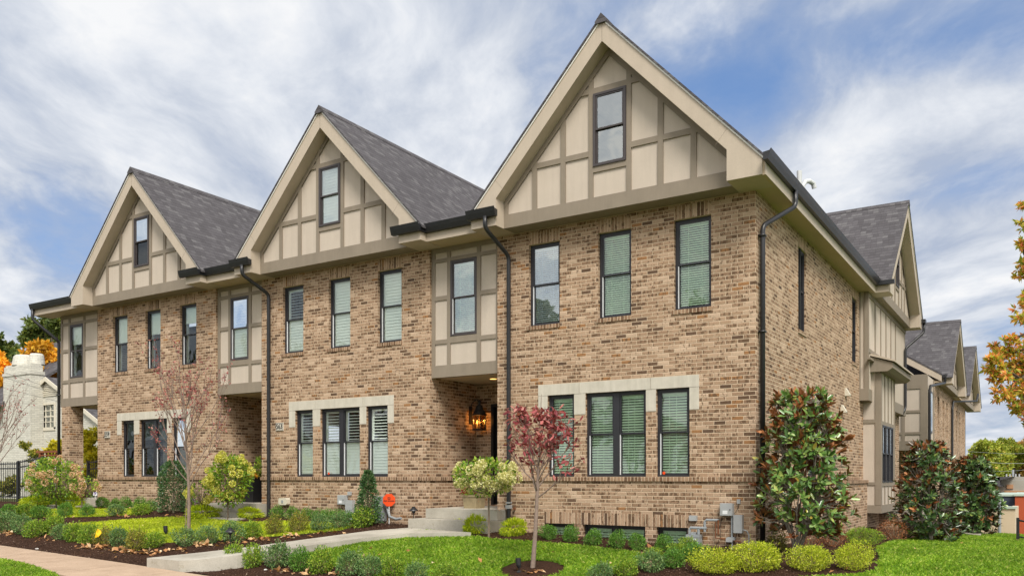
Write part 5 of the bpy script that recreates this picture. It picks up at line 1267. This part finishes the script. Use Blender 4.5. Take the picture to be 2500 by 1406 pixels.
fence(-22.45,-20.62,.5,-.92,lambda u:.55-.05*(u+22.45),'black iron fence panel ending at the brick pillar',group='black iron fences',rails=(.0,.88,1.0))
fence(-20.05,-18.78,.5,-.62,lambda u:.42+.22*((u+20.05)/1.27)**2,'black iron gate between the brick pillar and the left townhouse','iron_gate','gate',rails=(.0,.35,.80,1.0),sp=.10)

# ------------------------------------------------------------------ white brick house behind the fence
HY=3.0
WH=thing('white_house','white painted brick house with a wide chimney left of the townhouses','house',(-28,HY,-.9))
Fw=FR(0,HY)
def q6(px,py,y=HY): a=pw(px,py,y=y); return a[0],a[2]
cl,_=q6(8,900); cr,_=q6(97,900); ctop=q6(50,888)[1]
cr=q6(74,900)[0]; DC=max(.5,pw(97,900,x=cr)[1]-HY); m=MB(Fw); m.box(cl,cr,-DC,0,-1.5,ctop-.42); m.box(cl-.03,cr+.03,-DC-.03,.03,ctop-.42,ctop-.30); m.box(cl+.02,cr-.02,-DC+.02,-.02,ctop-.30,ctop-.06); m.box(cl+.06,cr-.06,-DC+.06,-.06,ctop-.06,ctop); ch=m.build('chimney',M['white_brick'],WH)
for a,b in ((16,46),(50,70)):
    u0,z0=q6(a,885); u1,_=q6(b,885); zt=q6(40,863)[1]; m=MB(Fw); m.lathe(((u0+u1)/2,-.45,ctop),[((u1-u0)/2,0),((u1-u0)/2*.86,zt-ctop-.06),((u1-u0)/2*.70,zt-ctop)],18); m.build('chimney_pot',M['white_brick'],ch)
pk=q6(118,924,HY+DC); e2=q6(262,1042,HY+DC); 
Fw2=FR(0,HY+DC)
w0,wz1=q6(98,990,HY+DC); w1,wz0=q6(133,1042,HY+DC)
uL=pk[0]-(e2[0]-pk[0]); m=MB(Fw2)
zc=e2[1]; sl2=(pk[1]-e2[1])/(e2[0]-pk[0])
wall_cells(m,uL,e2[0],-1.5,zc,[(w0,w1,max(wz0,-1),min(wz1,zc))],-.25,0) if wz1<zc else None
if not m.v:
    m.box(uL,w0,-.25,0,-1.5,zc); m.box(w1,e2[0],-.25,0,-1.5,zc); m.box(w0,w1,-.25,0,-1.5,wz0)
    # courses beside and above the window up to the eave line
zt=wz1
if wz1>zc:
    uA=pk[0]+(pk[1]-wz1)/sl2; m.ext([(uL,zc),(w0,zc),(w0,zt),(pk[0]-(pk[1]-zt)/sl2,zt)],-.25,0); m.ext([(w1,zc),(e2[0],zc),(uA,zt),(w1,zt)],-.25,0)
    m.ext([(pk[0]-(pk[1]-zt)/sl2,zt),(uA,zt),pk],-.25,0)
else: m.ext([(uL,zc),(e2[0],zc),pk],-.25,0)
m.box(uL,e2[0],-9.2,-9,-1.5,zc); m.box(e2[0]-.25,e2[0],-9,-.25,-1.5,zc); m.build('wall',M['white_brick'],WH)
m=MB(Fw2)
for s in(-1,1): m.ext([(pk[0],pk[1]+.06),(pk[0]+s*(e2[0]-pk[0]+.25),zc-.25*sl2+.06),(pk[0]+s*(e2[0]-pk[0]+.25),zc-.25*sl2-.02),(pk[0],pk[1]-.02)],-9.2,.10)
m.build('roof',M['roof'],WH)
m=MB(Fw2)
for s in(-1,1): m.ext([(pk[0],pk[1]+.055),(pk[0]+s*(e2[0]-pk[0]+.25),zc-.25*sl2+.055),(pk[0]+s*(e2[0]-pk[0]+.25),zc-.25*sl2-.10),(pk[0],pk[1]-.10)],.101,.14)
M['cream']=flat_mat('cream_paint',(.66,.61,.50),.6,.03,4); m.build('rake_trim',M['cream'],WH)
m=MB(Fw2); 
for i in range(7):
    zz=pk[1]-.22-i*.07; wd=(pk[1]-.12-zz)/sl2*.9; m.box(pk[0]-wd,pk[0]+wd,.0,.03,zz-.02,zz+.018)
m.build('gable_vent',M['cream'],WH)
wo=MB(Fw2); 
for a,b,c_,d_ in ((w0-.07,w0,wz0-.07,wz1+.07),(w1,w1+.07,wz0-.07,wz1+.07),(w0,w1,wz1,wz1+.07),(w0-.07,w1+.07,wz0-.12,wz0-.0)): wo.box(a,b,-.06,.03,c_,d_)
for i in range(1,3): u=lerp(w0,w1,i/3); wo.box(u-.015,u+.015,-.06,-.02,wz0,wz1)
for i in range(1,4): z=lerp(wz0,wz1,i/4); wo.box(w0,w1,-.06,-.022,z-.015-(.02 if i==2 else 0),z+.015)
wd_=wo.build('window',M['cream'],WH); p=MB(Fw2); p.box(w0,w1,-.055,-.05,wz0,wz1); p.build('pane',M['glass_sky'],wd_)
c=MB(Fw2); c.box(w0,w1,-.12,-.10,wz0,wz1); c.build('curtain',M['shade'],wd_)
# main block and roof to the left of the chimney
l0,lz=q6(-160,1000); m=MB(Fw); m.box(l0,cl,-9,-.3,-1.5,lz+.1); m.build('wing_wall',M['white_brick'],WH)
m=MB(Fw); zt=q6(0,925)[1]+1.2; m.extu([(.15,lz),(-4.6,zt+1.2),(-9.3,lz),(-9.3,lz-.12),(-4.6,zt+1.08),(.15,lz-.12)],l0-.3,cl+.1); m.build('wing_roof',M['roof'],WH)
# power cables in front of the chimney
m=MB()
for (a,b) in (((0,905),(150,956)),((0,918),(150,966)),((0,950),(150,982))):
    A_=pw(a[0]-60,a[1]-20,y=2.4); B_=pw(b[0],b[1],y=2.4); m.tube([A_,[(p+q_)/2 for p,q_ in zip(A_,B_)],B_],.006,4)
m.build('service_cables',M['black'],label='thin dark service cables crossing in front of the white chimney',cat='cable')
# cedar lattice screen
x,y,z,t=G(118,1232); x,y,z0=pw(118,1232,y=1.6); ax,_,_=pw(98,1110,y=1.6); bx,_,tz=pw(146,1104,y=1.6); M['cedar']=flat_mat('cedar',(.24,.085,.035),.7,.15,14)
e=thing('garden_trellis','reddish cedar trellis behind the iron fence','trellis',(x,1.6,-.95)); m=MB(FR(0,1.6))
m.box(ax,ax+.09,-.05,.05,-1,tz); m.box(bx-.09,bx,-.05,.05,-1,tz); m.build('post',M['cedar'],e)
m=MB(FR(0,1.6)); m.box(ax-.15,bx+.15,-.06,.06,tz,tz+.07); m.build('top_beam',M['cedar'],e)
m=MB(FR(0,1.6))
for i in range(5): u=lerp(ax+.09,bx-.09,(i+.5)/5); m.box(u-.02,u+.02,-.02,.02,-.4,tz)
for i in range(7): zz=lerp(-.4,tz,(i+.5)/7); m.box(ax+.09,bx-.09,.021,.04,zz-.02,zz+.02)
m.build('lattice',M['cedar'],e)

# ------------------------------------------------------------------ leafy trees from clumps
def clump_tree(name,label,cat,base,clumps,mat,nper,L,seed,group=None,trunk=.18,bark='bark',fill=.6,flat=.85,limb=True,Wd=.55,density=1.0,div=45,smx=.34):
    """base (x,y,z); clumps [(x,y,z,r)] absolute"""
    rg=np.random.default_rng(seed); e=thing(name,label,cat,base,group); b=np.array(base); C=np.array([c[:3] for c in clumps])-b; Rr=np.array([c[3] for c in clumps])
    Vs=[]
    for c,r in zip(C,Rr):
        m=int(nper*(r/np.mean(Rr))**2); sub=max(6,int(m/div)); u=unit(rg.normal(size=(sub,3))); S_=c+u*np.array([1,1,flat])*r*(rg.random(sub)**.5)[:,None]*rg.uniform(.8,1.25,sub)[:,None]
        ix=rg.integers(0,sub,m); sr=r*rg.uniform(smx*.35,smx,sub); v=unit(rg.normal(size=(m,3))); P=S_[ix]+v*(sr[ix]*rg.random(m)**.45)[:,None]*np.array([1,1,.7])
        D=v+rg.normal(0,.6,(m,3)); D[:,2]-=.2
        Vs.append(leaves(P,D,L*rg.uniform(.6,1.3,m),L*Wd*rg.uniform(.7,1.2,m),rg))
    V=np.concatenate(Vs); o=npmesh('crown',V,quads(len(V)//4),M[mat]); o.parent=e
    tr=MB(); cen=C.mean(0); H=C[:,2].max(); th=max(.5,(C[:,2]-Rr).min()*1.0+.3)
    f1=np.array([cen[0]*.15,cen[1]*.15,th]); f2=np.array([cen[0]*.5,cen[1]*.5,lerp(th,H,.5)])
    tr.tube([(0,0,-.3),tuple(f1*.5),tuple(f1),tuple(f2),(cen[0]*.9,cen[1]*.9,lerp(th,H,.85))],[trunk*1.3,trunk,trunk*.85,trunk*.5,trunk*.12],9)
    for c,r in zip(C,Rr):
        p0=f1+(f2-f1)*rg.random(); m1=(p0+c)/2+np.array([0,0,-.06*np.linalg.norm(c-p0)])
        tr.tube([tuple(p0),tuple(m1),tuple(c)],[trunk*.28,trunk*.16,trunk*.05],6)
        for k in range(4):
            v=unit(rg.normal(size=(1,3)))[0]*r*.7; tr.tube([tuple(m1*.4+c*.6),tuple(c+v*.5),tuple(c+v)],[trunk*.09,trunk*.06,trunk*.02],4)
    o=tr.build('trunk',M[bark]); o.parent=e
    return e
def at(px,py,t): a=ptw(px,py,t); return tuple(a)
def cl(t,*items): # items: (px,py,rpx[,dt])
    out=[]
    for it in items:
        d=t+(it[3] if len(it)>3 else random.uniform(-.04,.04)*t); p=at(it[0],it[1],d); out.append((*p,it[2]*d/FPX))
    return out
def gb_(px,t,zoff=0): p=ptw(px,1163,t); return (p[0],p[1],float(terrain(p[0],p[1]))+zoff)
clump_tree('oak_tree','tall dark green tree behind the white chimney and the far gutter','tree',gb_(150,46),cl(46,(110,800,36),(80,835,34),(140,790,26),(60,870,30),(130,850,40),(165,830,36),(165,900,45),(110,900,36),(70,930,34),(200,960,40)),'leaf_far',1500,.26,31,'trees behind the white house',.3,'bark_dark')
clump_tree('oak_tree','dark green tree top at the far left edge of the picture','tree',gb_(-40,48),cl(48,(10,850,28),(-30,840,34),(40,885,22),(-10,890,30),(-60,900,36)),'leaf_far',1500,.26,32,'trees behind the white house',.3,'bark_dark')
clump_tree('maple_tree','bright orange yellow tree right behind the white chimney','tree',gb_(110,36),cl(36,(100,865,34),(130,880,34),(75,880,24),(120,920,34),(145,935,30),(95,915,26),(150,900,28)),'leaf_orange',1300,.22,33,'orange trees behind the white house',.22)
clump_tree('maple_tree','orange tree at the left edge, left of the white chimney','tree',gb_(-10,36),cl(36,(5,905,30),(-25,890,34),(15,935,24),(-20,930,30)),'leaf_orange',1300,.22,34,'orange trees behind the white house',.22)
yb=pw(185,1215,y=2.0)
def cly(y,*it): 
    o=[]
    for px,py,r in it:
        p=pw(px,py,y=y+random.uniform(-.3,.3)); k=(y-CAM[1])/p[1] if False else math.hypot(p[0]-CAM[0],p[1]-CAM[1])/FPX; o.append((*p,r*k))
    return o
clump_tree('ornamental_tree','yellow leaved small tree seen through the porch beside the brick pillar','tree',(yb[0],2.1,-.95),cly(2.1,(215,1070,24),(228,1110,26),(200,1110,20),(222,1150,22),(150,1090,18),(130,1100,16),(175,1085,18),(210,1190,18),(165,1180,14)),'leaf_yel',1100,.13,35,None,.05)
clump_tree('ornamental_tree','yellow olive bush behind the iron fence below the chimney','bush',(pw(80,1215,y=1.9)[0],1.9,-.95),cly(1.9,(60,1085,12),(80,1110,14),(110,1190,16),(30,1180,22),(10,1190,20),(130,1205,14)),'leaf_olive',700,.10,36,None,.04)
# right side: big autumn oak reaching in, and woods behind the far buildings
clump_tree('oak_tree','large autumn oak with orange and yellow leaves reaching in from the right edge','tree',gb_(2680,24),
  cl(24,(2425,880,22),(2455,860,26),(2440,920,30),(2475,900,30),(2495,950,34),(2455,960,26),(2430,845,14),(2470,830,18),(2490,600,16),(2495,660,22),(2510,740,30),(2500,780,22),(2500,500,18),(2520,560,26),(2495,540,10),(2540,860,50),(2540,950,44),(2490,1000,20),(2510,1030,18),(2560,700,56),(2580,520,50),(2620,900,60),(2640,650,70),(2680,780,80),(2620,430,60),(2700,560,70),(2412,900,10),(2480,985,16)),'leaf_oak',520,.17,37,None,.30,'bark_dark',Wd=.40,div=22,smx=.22)
g_='distant trees beyond the far buildings'
clump_tree('distant_tree','big lime green tree beyond the far buildings, next to the brick end wall','tree',gb_(2400,95),cl(95,(2400,1100,26),(2380,1130,26),(2420,1095,24),(2440,1120,28),(2370,1160,22),(2410,1150,30),(2400,1090,16),(2440,1150,26)),'leaf_farlime',2200,.34,38,g_,.4,'bark_dark')
clump_tree('distant_tree','lime and orange tinged tree beyond the far buildings','tree',gb_(2480,100),cl(100,(2460,1085,20),(2475,1110,26),(2470,1140,26),(2455,1160,20)),'leaf_farlime',2200,.34,39,g_,.4,'bark_dark')
clump_tree('distant_tree','dull orange green tree at the right edge beyond the far buildings','tree',gb_(2520,100),cl(100,(2500,1090,24),(2520,1110,30),(2495,1125,24),(2510,1150,30),(2540,1090,30)),'leaf_faror',2200,.34,40,g_,.4,'bark_dark')

# ------------------------------------------------------------------ second townhouse block to the right rear
RB=thing('townhouse_block','more distant brick and stucco townhouse block with two gables behind the dark magnolias','townhouse',(.45,26,-1.6))
FX=.45
def yx(px,x=FX): return pw(px,1000,x=x)[1]
FRb=FR(FX,0,True)
yw0=yx(2262); yw1=yx(2279); yw2=yx(2357)
zsB=4.75*0+pw(2353,978,x=1.0)[2]
zsB=3.62
ops=[]
for px in (2291,2303,2312,2335,2343,2351):
    y=yx(px); ops.append((y-.32,y+.32,zsB-1.95,zsB-.45))
m=MB(FRb); wall_cells(m,yw1,yw2,-4.5,zsB,ops,-.25,0); m.build('wall',M['brick'],RB)
for o in ops: 
    m=MB(FRb); m.box(o[0],o[1],-.18,-.14,o[2],o[3]); m.box(o[0],o[0]+.05,-.14,-.08,o[2],o[3]); m.box(o[1]-.05,o[1],-.14,-.08,o[2],o[3]); m.box(o[0]+.05,o[1]-.05,-.14,-.09,(o[2]+o[3])/2-.03,(o[2]+o[3])/2+.03); m.build('window',M['bronze'],RB)
# stucco end with porch below
ex0=pw(2150,1000,y=yw0)[0]
m=MB(); z0=pw(2262,1090,y=yw0)[2]; z1=zsB+.05
m.box(-3.6,FX,yw0,yw0+.3,z0,z1); m.box(FX-.25,FX,yw0+.3,yw1,z0,z1); m.ext
m.build('end_wall',M['stucco'],RB)
m=MB(); 
m.box(-3.7,FX+.02,yw0-.03,yw0-.001,z0-.12,z0+.22); m.box(-3.6,FX+.02,yw0-.03,yw0-.001,z1-.42,z1)
m.box(FX-.20,FX+.021,yw0-.031,yw0-.002,z0,z1)
for px in (2205,):
    u=pw(px,1000,y=yw0)[0]; m.box(u-.06,u+.06,yw0-.029,yw0-.001,z0+.2,z1-.4)
u=pw(2120,1000,y=yw0)[0]; m.box(u-.09,u+.09,yw0-.029,yw0-.001,z0+.2,z1-.4)
for py in (946,1004,1057):
    z=pw(2230,py,y=yw0)[2]; m.box(-3.6,FX-.2,yw0-.028,yw0-.001,z-.045,z+.045)
m.box(FX,FX+.03,yw0,yw0+.16,z0,z1); m.box(FX,FX+.03,yw1-.16,yw1,z0,z1); m.box(FX,FX+.03,yw0+.16,yw1-.16,z0-.1,z0+.1); m.build('timber_trim',M['trim'],RB)
m=MB(FRb); a,b=yw0+.5,yw1-.5
m.box(a,b,.0,.02,zsB-2.0,zsB-.45); wo=m.build('window',M['bronze'],RB); p=MB(FRb); p.box(a+.08,b-.08,.021,.024,zsB-1.92,zsB-.53); p.build('pane',M['glass_sky'],wo)
m=MB(); m.box(-3.6,-3.3,yw0+.1,40,-3,zsB); m.box(-3.6,FX,yw0+2.2,yw0+2.4,-3,z0+.1); m.box(-3.6,FX,yw0+.02,yw0+2.2,z0-.03,z0); m.build('porch_wall',M['brick'],RB)
m=MB(); m.box(-9,FX,yw2-.2,yw2,-3,zsB); m.build('far_wall',M['brick'],RB)
# eave, gutter, rake on the end
m=MB(); 
yE=yx(2299,FX+.24); m.box(FX-.3,FX+.24,yE,yw2+.3,zsB,zsB+.05); m.build('soffit',M['soffit'],RB)
p0=pw(2299,931,y=yE); p1=pw(2170,866,y=yE); m=MB(); m.F=lambda u,d,z:(u,yE-d,z); m.ext([(p0[0],p0[2]),(p1[0],p1[2]-.0),(p1[0],p1[2]+.34),(p0[0],p0[2]+.30)],-.04,.04); m.build('barge_board',M['barge'],RB)
m=MB(); rb_=[(p0[0],p0[2]+.31),(p1[0],p1[2]+.35),(p1[0]-4,p1[2]+.35-.6),(p1[0]-4,zsB),(p0[0],zsB)]
m.F=lambda u,d,z:(u,yE-d,z); m.ext([(p0[0],p0[2]+.31),(p1[0],p1[2]+.35),(p1[0],p1[2]+.28),(p0[0],p0[2]+.24)],-18,.05); m.build('roof',M['roof'],RB)
m=MB(); m.F=lambda u,d,z:(u,yE-d,z); m.ext([(FX-.05,zsB),(-3.6,zsB),(-3.6,lerp(p0[2],p1[2],.62)),(FX-.05,p0[2]+.08)],-.6,-.4); m.build('end_gable',M['stucco'],RB)
class SF:
    def __init__(s,x,ya,su,sz,z0): s.a=(x,ya,su,sz,z0)
    def __call__(s,u,d,z): X_,ya,su,sz,z0=s.a; return (X_+d,ya+u*su,z0+(z-4.75)*sz)
def rgable(px_ap,py_ap,half):
    p=pw(px_ap,py_ap,x=1.0); gable(SF(.32,p[1],half/2.79,(p[2]-zsB)/3.24,zsB),0,RB,9,kind='none')
rgable(2343.5,784,3.5); rgable(2382,848,4.2)
m=MB(FRb); gutter_u(m,FRb,yE,yE+2.0,.26,zsB+.28); m.build('gutter',M['black'],RB)
yD=yx(2262)+.2
t_=MB(); t_.tube([(FX+.34,yE+.15,zsB+.2),(FX+.34,yE+.15,zsB-.02),(FX+.10,yD+.1,zsB-.35),(FX+.07,yD+.05,zsB-.6),(FX+.07,yD+.05,-2)],.05,8); t_.build('downspout',M['black'],RB)
yD=yx(2320.5); t_=MB(); t_.tube([(FX+.9,yD+3.2,zsB+.3),(FX+.85,yD+3.0,zsB-.05),(FX+.1,yD+.1,zsB-.25),(FX+.07,yD,zsB-.6),(FX+.07,yD,-2.5)],.05,8); t_.build('downspout',M['black'],RB)
# ------------------------------------------------------------------ commercial buildings in the distance
def flatb(name,label,px0,px1,ptop,y,mat,depth=12,pbot=1310,cap=None,parts=None,xw=None):
    a=pw(px0,ptop,y=y); b=pw(px1,ptop,y=y); e=thing(name,label,'building',((a[0]+b[0])/2,y,-4.5))
    m=MB(); zt=a[2]; m.box(a[0],b[0],y,y+depth,-5.5,zt); m.build('wall',M[mat],e)
    if cap: m=MB(); m.box(a[0]-.08,b[0]+.08,y-.08,y+depth+.1,zt,zt+.12); m.build('coping',M[cap],e)
    return e,a,b
M['farbeige']=flat_mat('grey_block_wall',(.36,.34,.29),.9,.05,.5); M['farbrick']=flat_mat('salmon_brick_wall',(.48,.27,.15),.9,.06,.7)
M['farred']=flat_mat('red_brick_wall',(.42,.085,.035),.9,.06,.7); M['farslate']=flat_mat('slate_panel',(.045,.055,.085),.6,.05,.7); M['fartan']=flat_mat('tan_block_wall',(.58,.47,.33),.9,.06,.8,.3,3)
M['greencap']=flat_mat('pale_green_coping',(.42,.50,.42),.5,.04,1)
e,a,b=flatb('commercial_building','grey flat roofed building with a small salmon square in its wall',2434,2620,1163,62,'farbeige')
q0=pw(2458,1182,y=61.97); q1=pw(2474,1192,y=61.97); m=MB(); m.box(q0[0],q1[0],61.9,62,q1[2],q0[2]); m.build('wall_panel',M['farbrick'],e)
q0=pw(2452,1197,y=61.97); q1=pw(2620,1212,y=61.97); m=MB(); m.box(q0[0],q1[0],61.9,62,q1[2]-1,q0[2]); m.build('wall_band',M['farbrick'],e)
e,a,b=flatb('commercial_building','low salmon brick building left of the grey flat roofed one',2395,2434,1186,60,'farbrick')
r0=pw(2394,1186,y=59.9); r1=pw(2434,1163,y=59.9); m=MB(); m.F=lambda u,d,z:(u,60-d,z); m.ext([(r0[0]-1,r0[2]-.2),(r0[0]+2.2,r1[2]),(r1[0]+.2,r1[2]),(r1[0]+.2,r0[2]+.1),(r0[0]+1.5,r0[2])],-10,.3); m.build('roof',M['roof'],e)
e,a,b=flatb('dark_building','dark slate walled building behind the tan block wall',2400,2478,1210,50,'farslate',8,cap='greencap')
e,a,b=flatb('red_building','red brick building at the right edge behind the black railing',2478,2640,1210,49.6,'farred',8,cap='greencap')
e,a,b=flatb('retaining_wall','tall tan block wall in front of the dark slate building',2395,2478,1240,40,'fartan',.5,cap='greencap')
q=pw(2478,1240,y=40); q2=pw(2487,1234,y=46); m=MB(); m.add([(q[0],40,-5.5),(q[0],40,q[2]),(q2[0],46,q2[2]),(q2[0],46,-5.5),(q[0]-.3,40.1,-5.5),(q[0]-.3,40.1,q[2]),(q2[0]-.3,46,q2[2]),(q2[0]-.3,46,-5.5)],[(0,1,2,3),(7,6,5,4),(0,4,5,1),(1,5,6,2),(2,6,7,3),(3,7,4,0)]); m.build('wall_return',M['fartan'],e)
# poles and wires
def upole(px,ptop,y,label,arms=True):
    p=pw(px,ptop,y=y); e=thing('utility_pole',label,'utility pole',(p[0],y,-4.5)); m=MB(); m.tube([(p[0],y,-5),(p[0],y,p[2])],.09,8); m.build('pole',M['castgrey'],e)
    if not arms: return e
    m=MB(); m.box(p[0]-.5,p[0]+.5,y-.06,y+.06,p[2]-.9,p[2]-.75)
    for s in(-.45,-.2,.2,.45): m.box(p[0]+s-.05,p[0]+s+.05,y-.07,y+.07,p[2]-.75,p[2]-.35)
    m.build('crossarm',M['steelgrey'],e); return e
upole(2473,1146,66,'pale utility pole with insulators above the grey building')
upole(2440,1216,38.5,'thin grey pole in front of the dark slate building',arms=False)
m=MB()
for (a,b,y,r) in (((2350,1123,),(2560,1130),70,.018),((2355,1101),(2560,1105),75,.012),((2370,1160),(2560,1172),60,.012),((2380,1150),(2560,1140),68,.012)):
    A_=pw(*a,y=y); B_=pw(*b,y=y); m.tube([A_,[(p+q)/2-(.15 if i==2 else 0) for i,(p,q) in enumerate(zip(A_,B_))],B_],r,4)
m.build('power_lines',M['steelgrey'],label='pale overhead wires crossing the distant trees at right',cat='wires')
# black railing at the right edge
a=G(2485,1321); e=thing('handrail','black metal handrail at the right edge of the lawn path','railing',(a[0],a[1],a[2])); k=a[3]/FPX
m=MB(); x0,y0,z0=a[:3]; hx=.95
m.box(x0-.03,x0+.03,y0-.03,y0+.03,z0-.05,z0+58*k); m.box(x0+hx*.15-.02,x0+hx*.15+.02,y0+.5,y0+.54,z0-.05,z0+66*k); m.box(x0-.06,x0+.06,y0-.06,y0+.06,z0,z0+.02); m.build('post',M['black'],e)
m=MB(); m.tube([(x0,y0,z0+52*k),(x0+1.2,y0-.7,z0+30*k)],.022,6); m.tube([(x0,y0,z0+12*k),(x0+1.2,y0-.7,z0-8*k)],.018,6); m.tube([(x0+hx*.15,y0+.5,z0+60*k),(x0+1.3,y0+.1,z0+42*k)],.022,6); m.build('rail',M['black'],e)
m=MB()
for i in range(6): u=(i+1)/7; m.tube([(x0+1.2*u,y0-.7*u,z0+(12-20*u)*k),(x0+1.2*u,y0-.7*u,z0+(52-22*u)*k)],.009,5)
m.build('baluster',M['black'],e)

# ------------------------------------------------------------------ street trees behind the viewer, seen only in the window panes
for i,(tx,ty,h,w) in enumerate([(-64,-30,13,6),(-54,-34,14,6.5),(-44,-36,14,6.5),(-34,-36,12,5.5),(-26,-33,14,5.5),(-19,-37,11,5),(-9.5,-34,13,5),(-1.5,-36,15,6),(6,-33,13,5),(15,-36,14,6),(24,-33,13,5.5),(33,-30,12,5),(40,-20,13,5),(44,-8,12,5)]):
    zg=float(terrain(tx,ty)); rr=random.Random(i)
    clump_tree('street_tree','leafy green tree across the street, mirrored in the townhouse windows','tree',(tx,ty,zg),[(tx+rr.uniform(-.6,.6)*w,ty+rr.uniform(-.5,.5)*w,zg+h*rr.uniform(.32,.92),w*.34) for _ in range(9)],'leaf_far',420,.55,60+i,'trees across the street',.3,'bark_dark')


# ------------------------------------------------------------------ lift everything so that the ground lies near z = 0
bpy.context.view_layer.update()
for o in list(COL.objects):
    if o.parent is None and o.type in('MESH','EMPTY','CAMERA'): o.location.z+=ZO
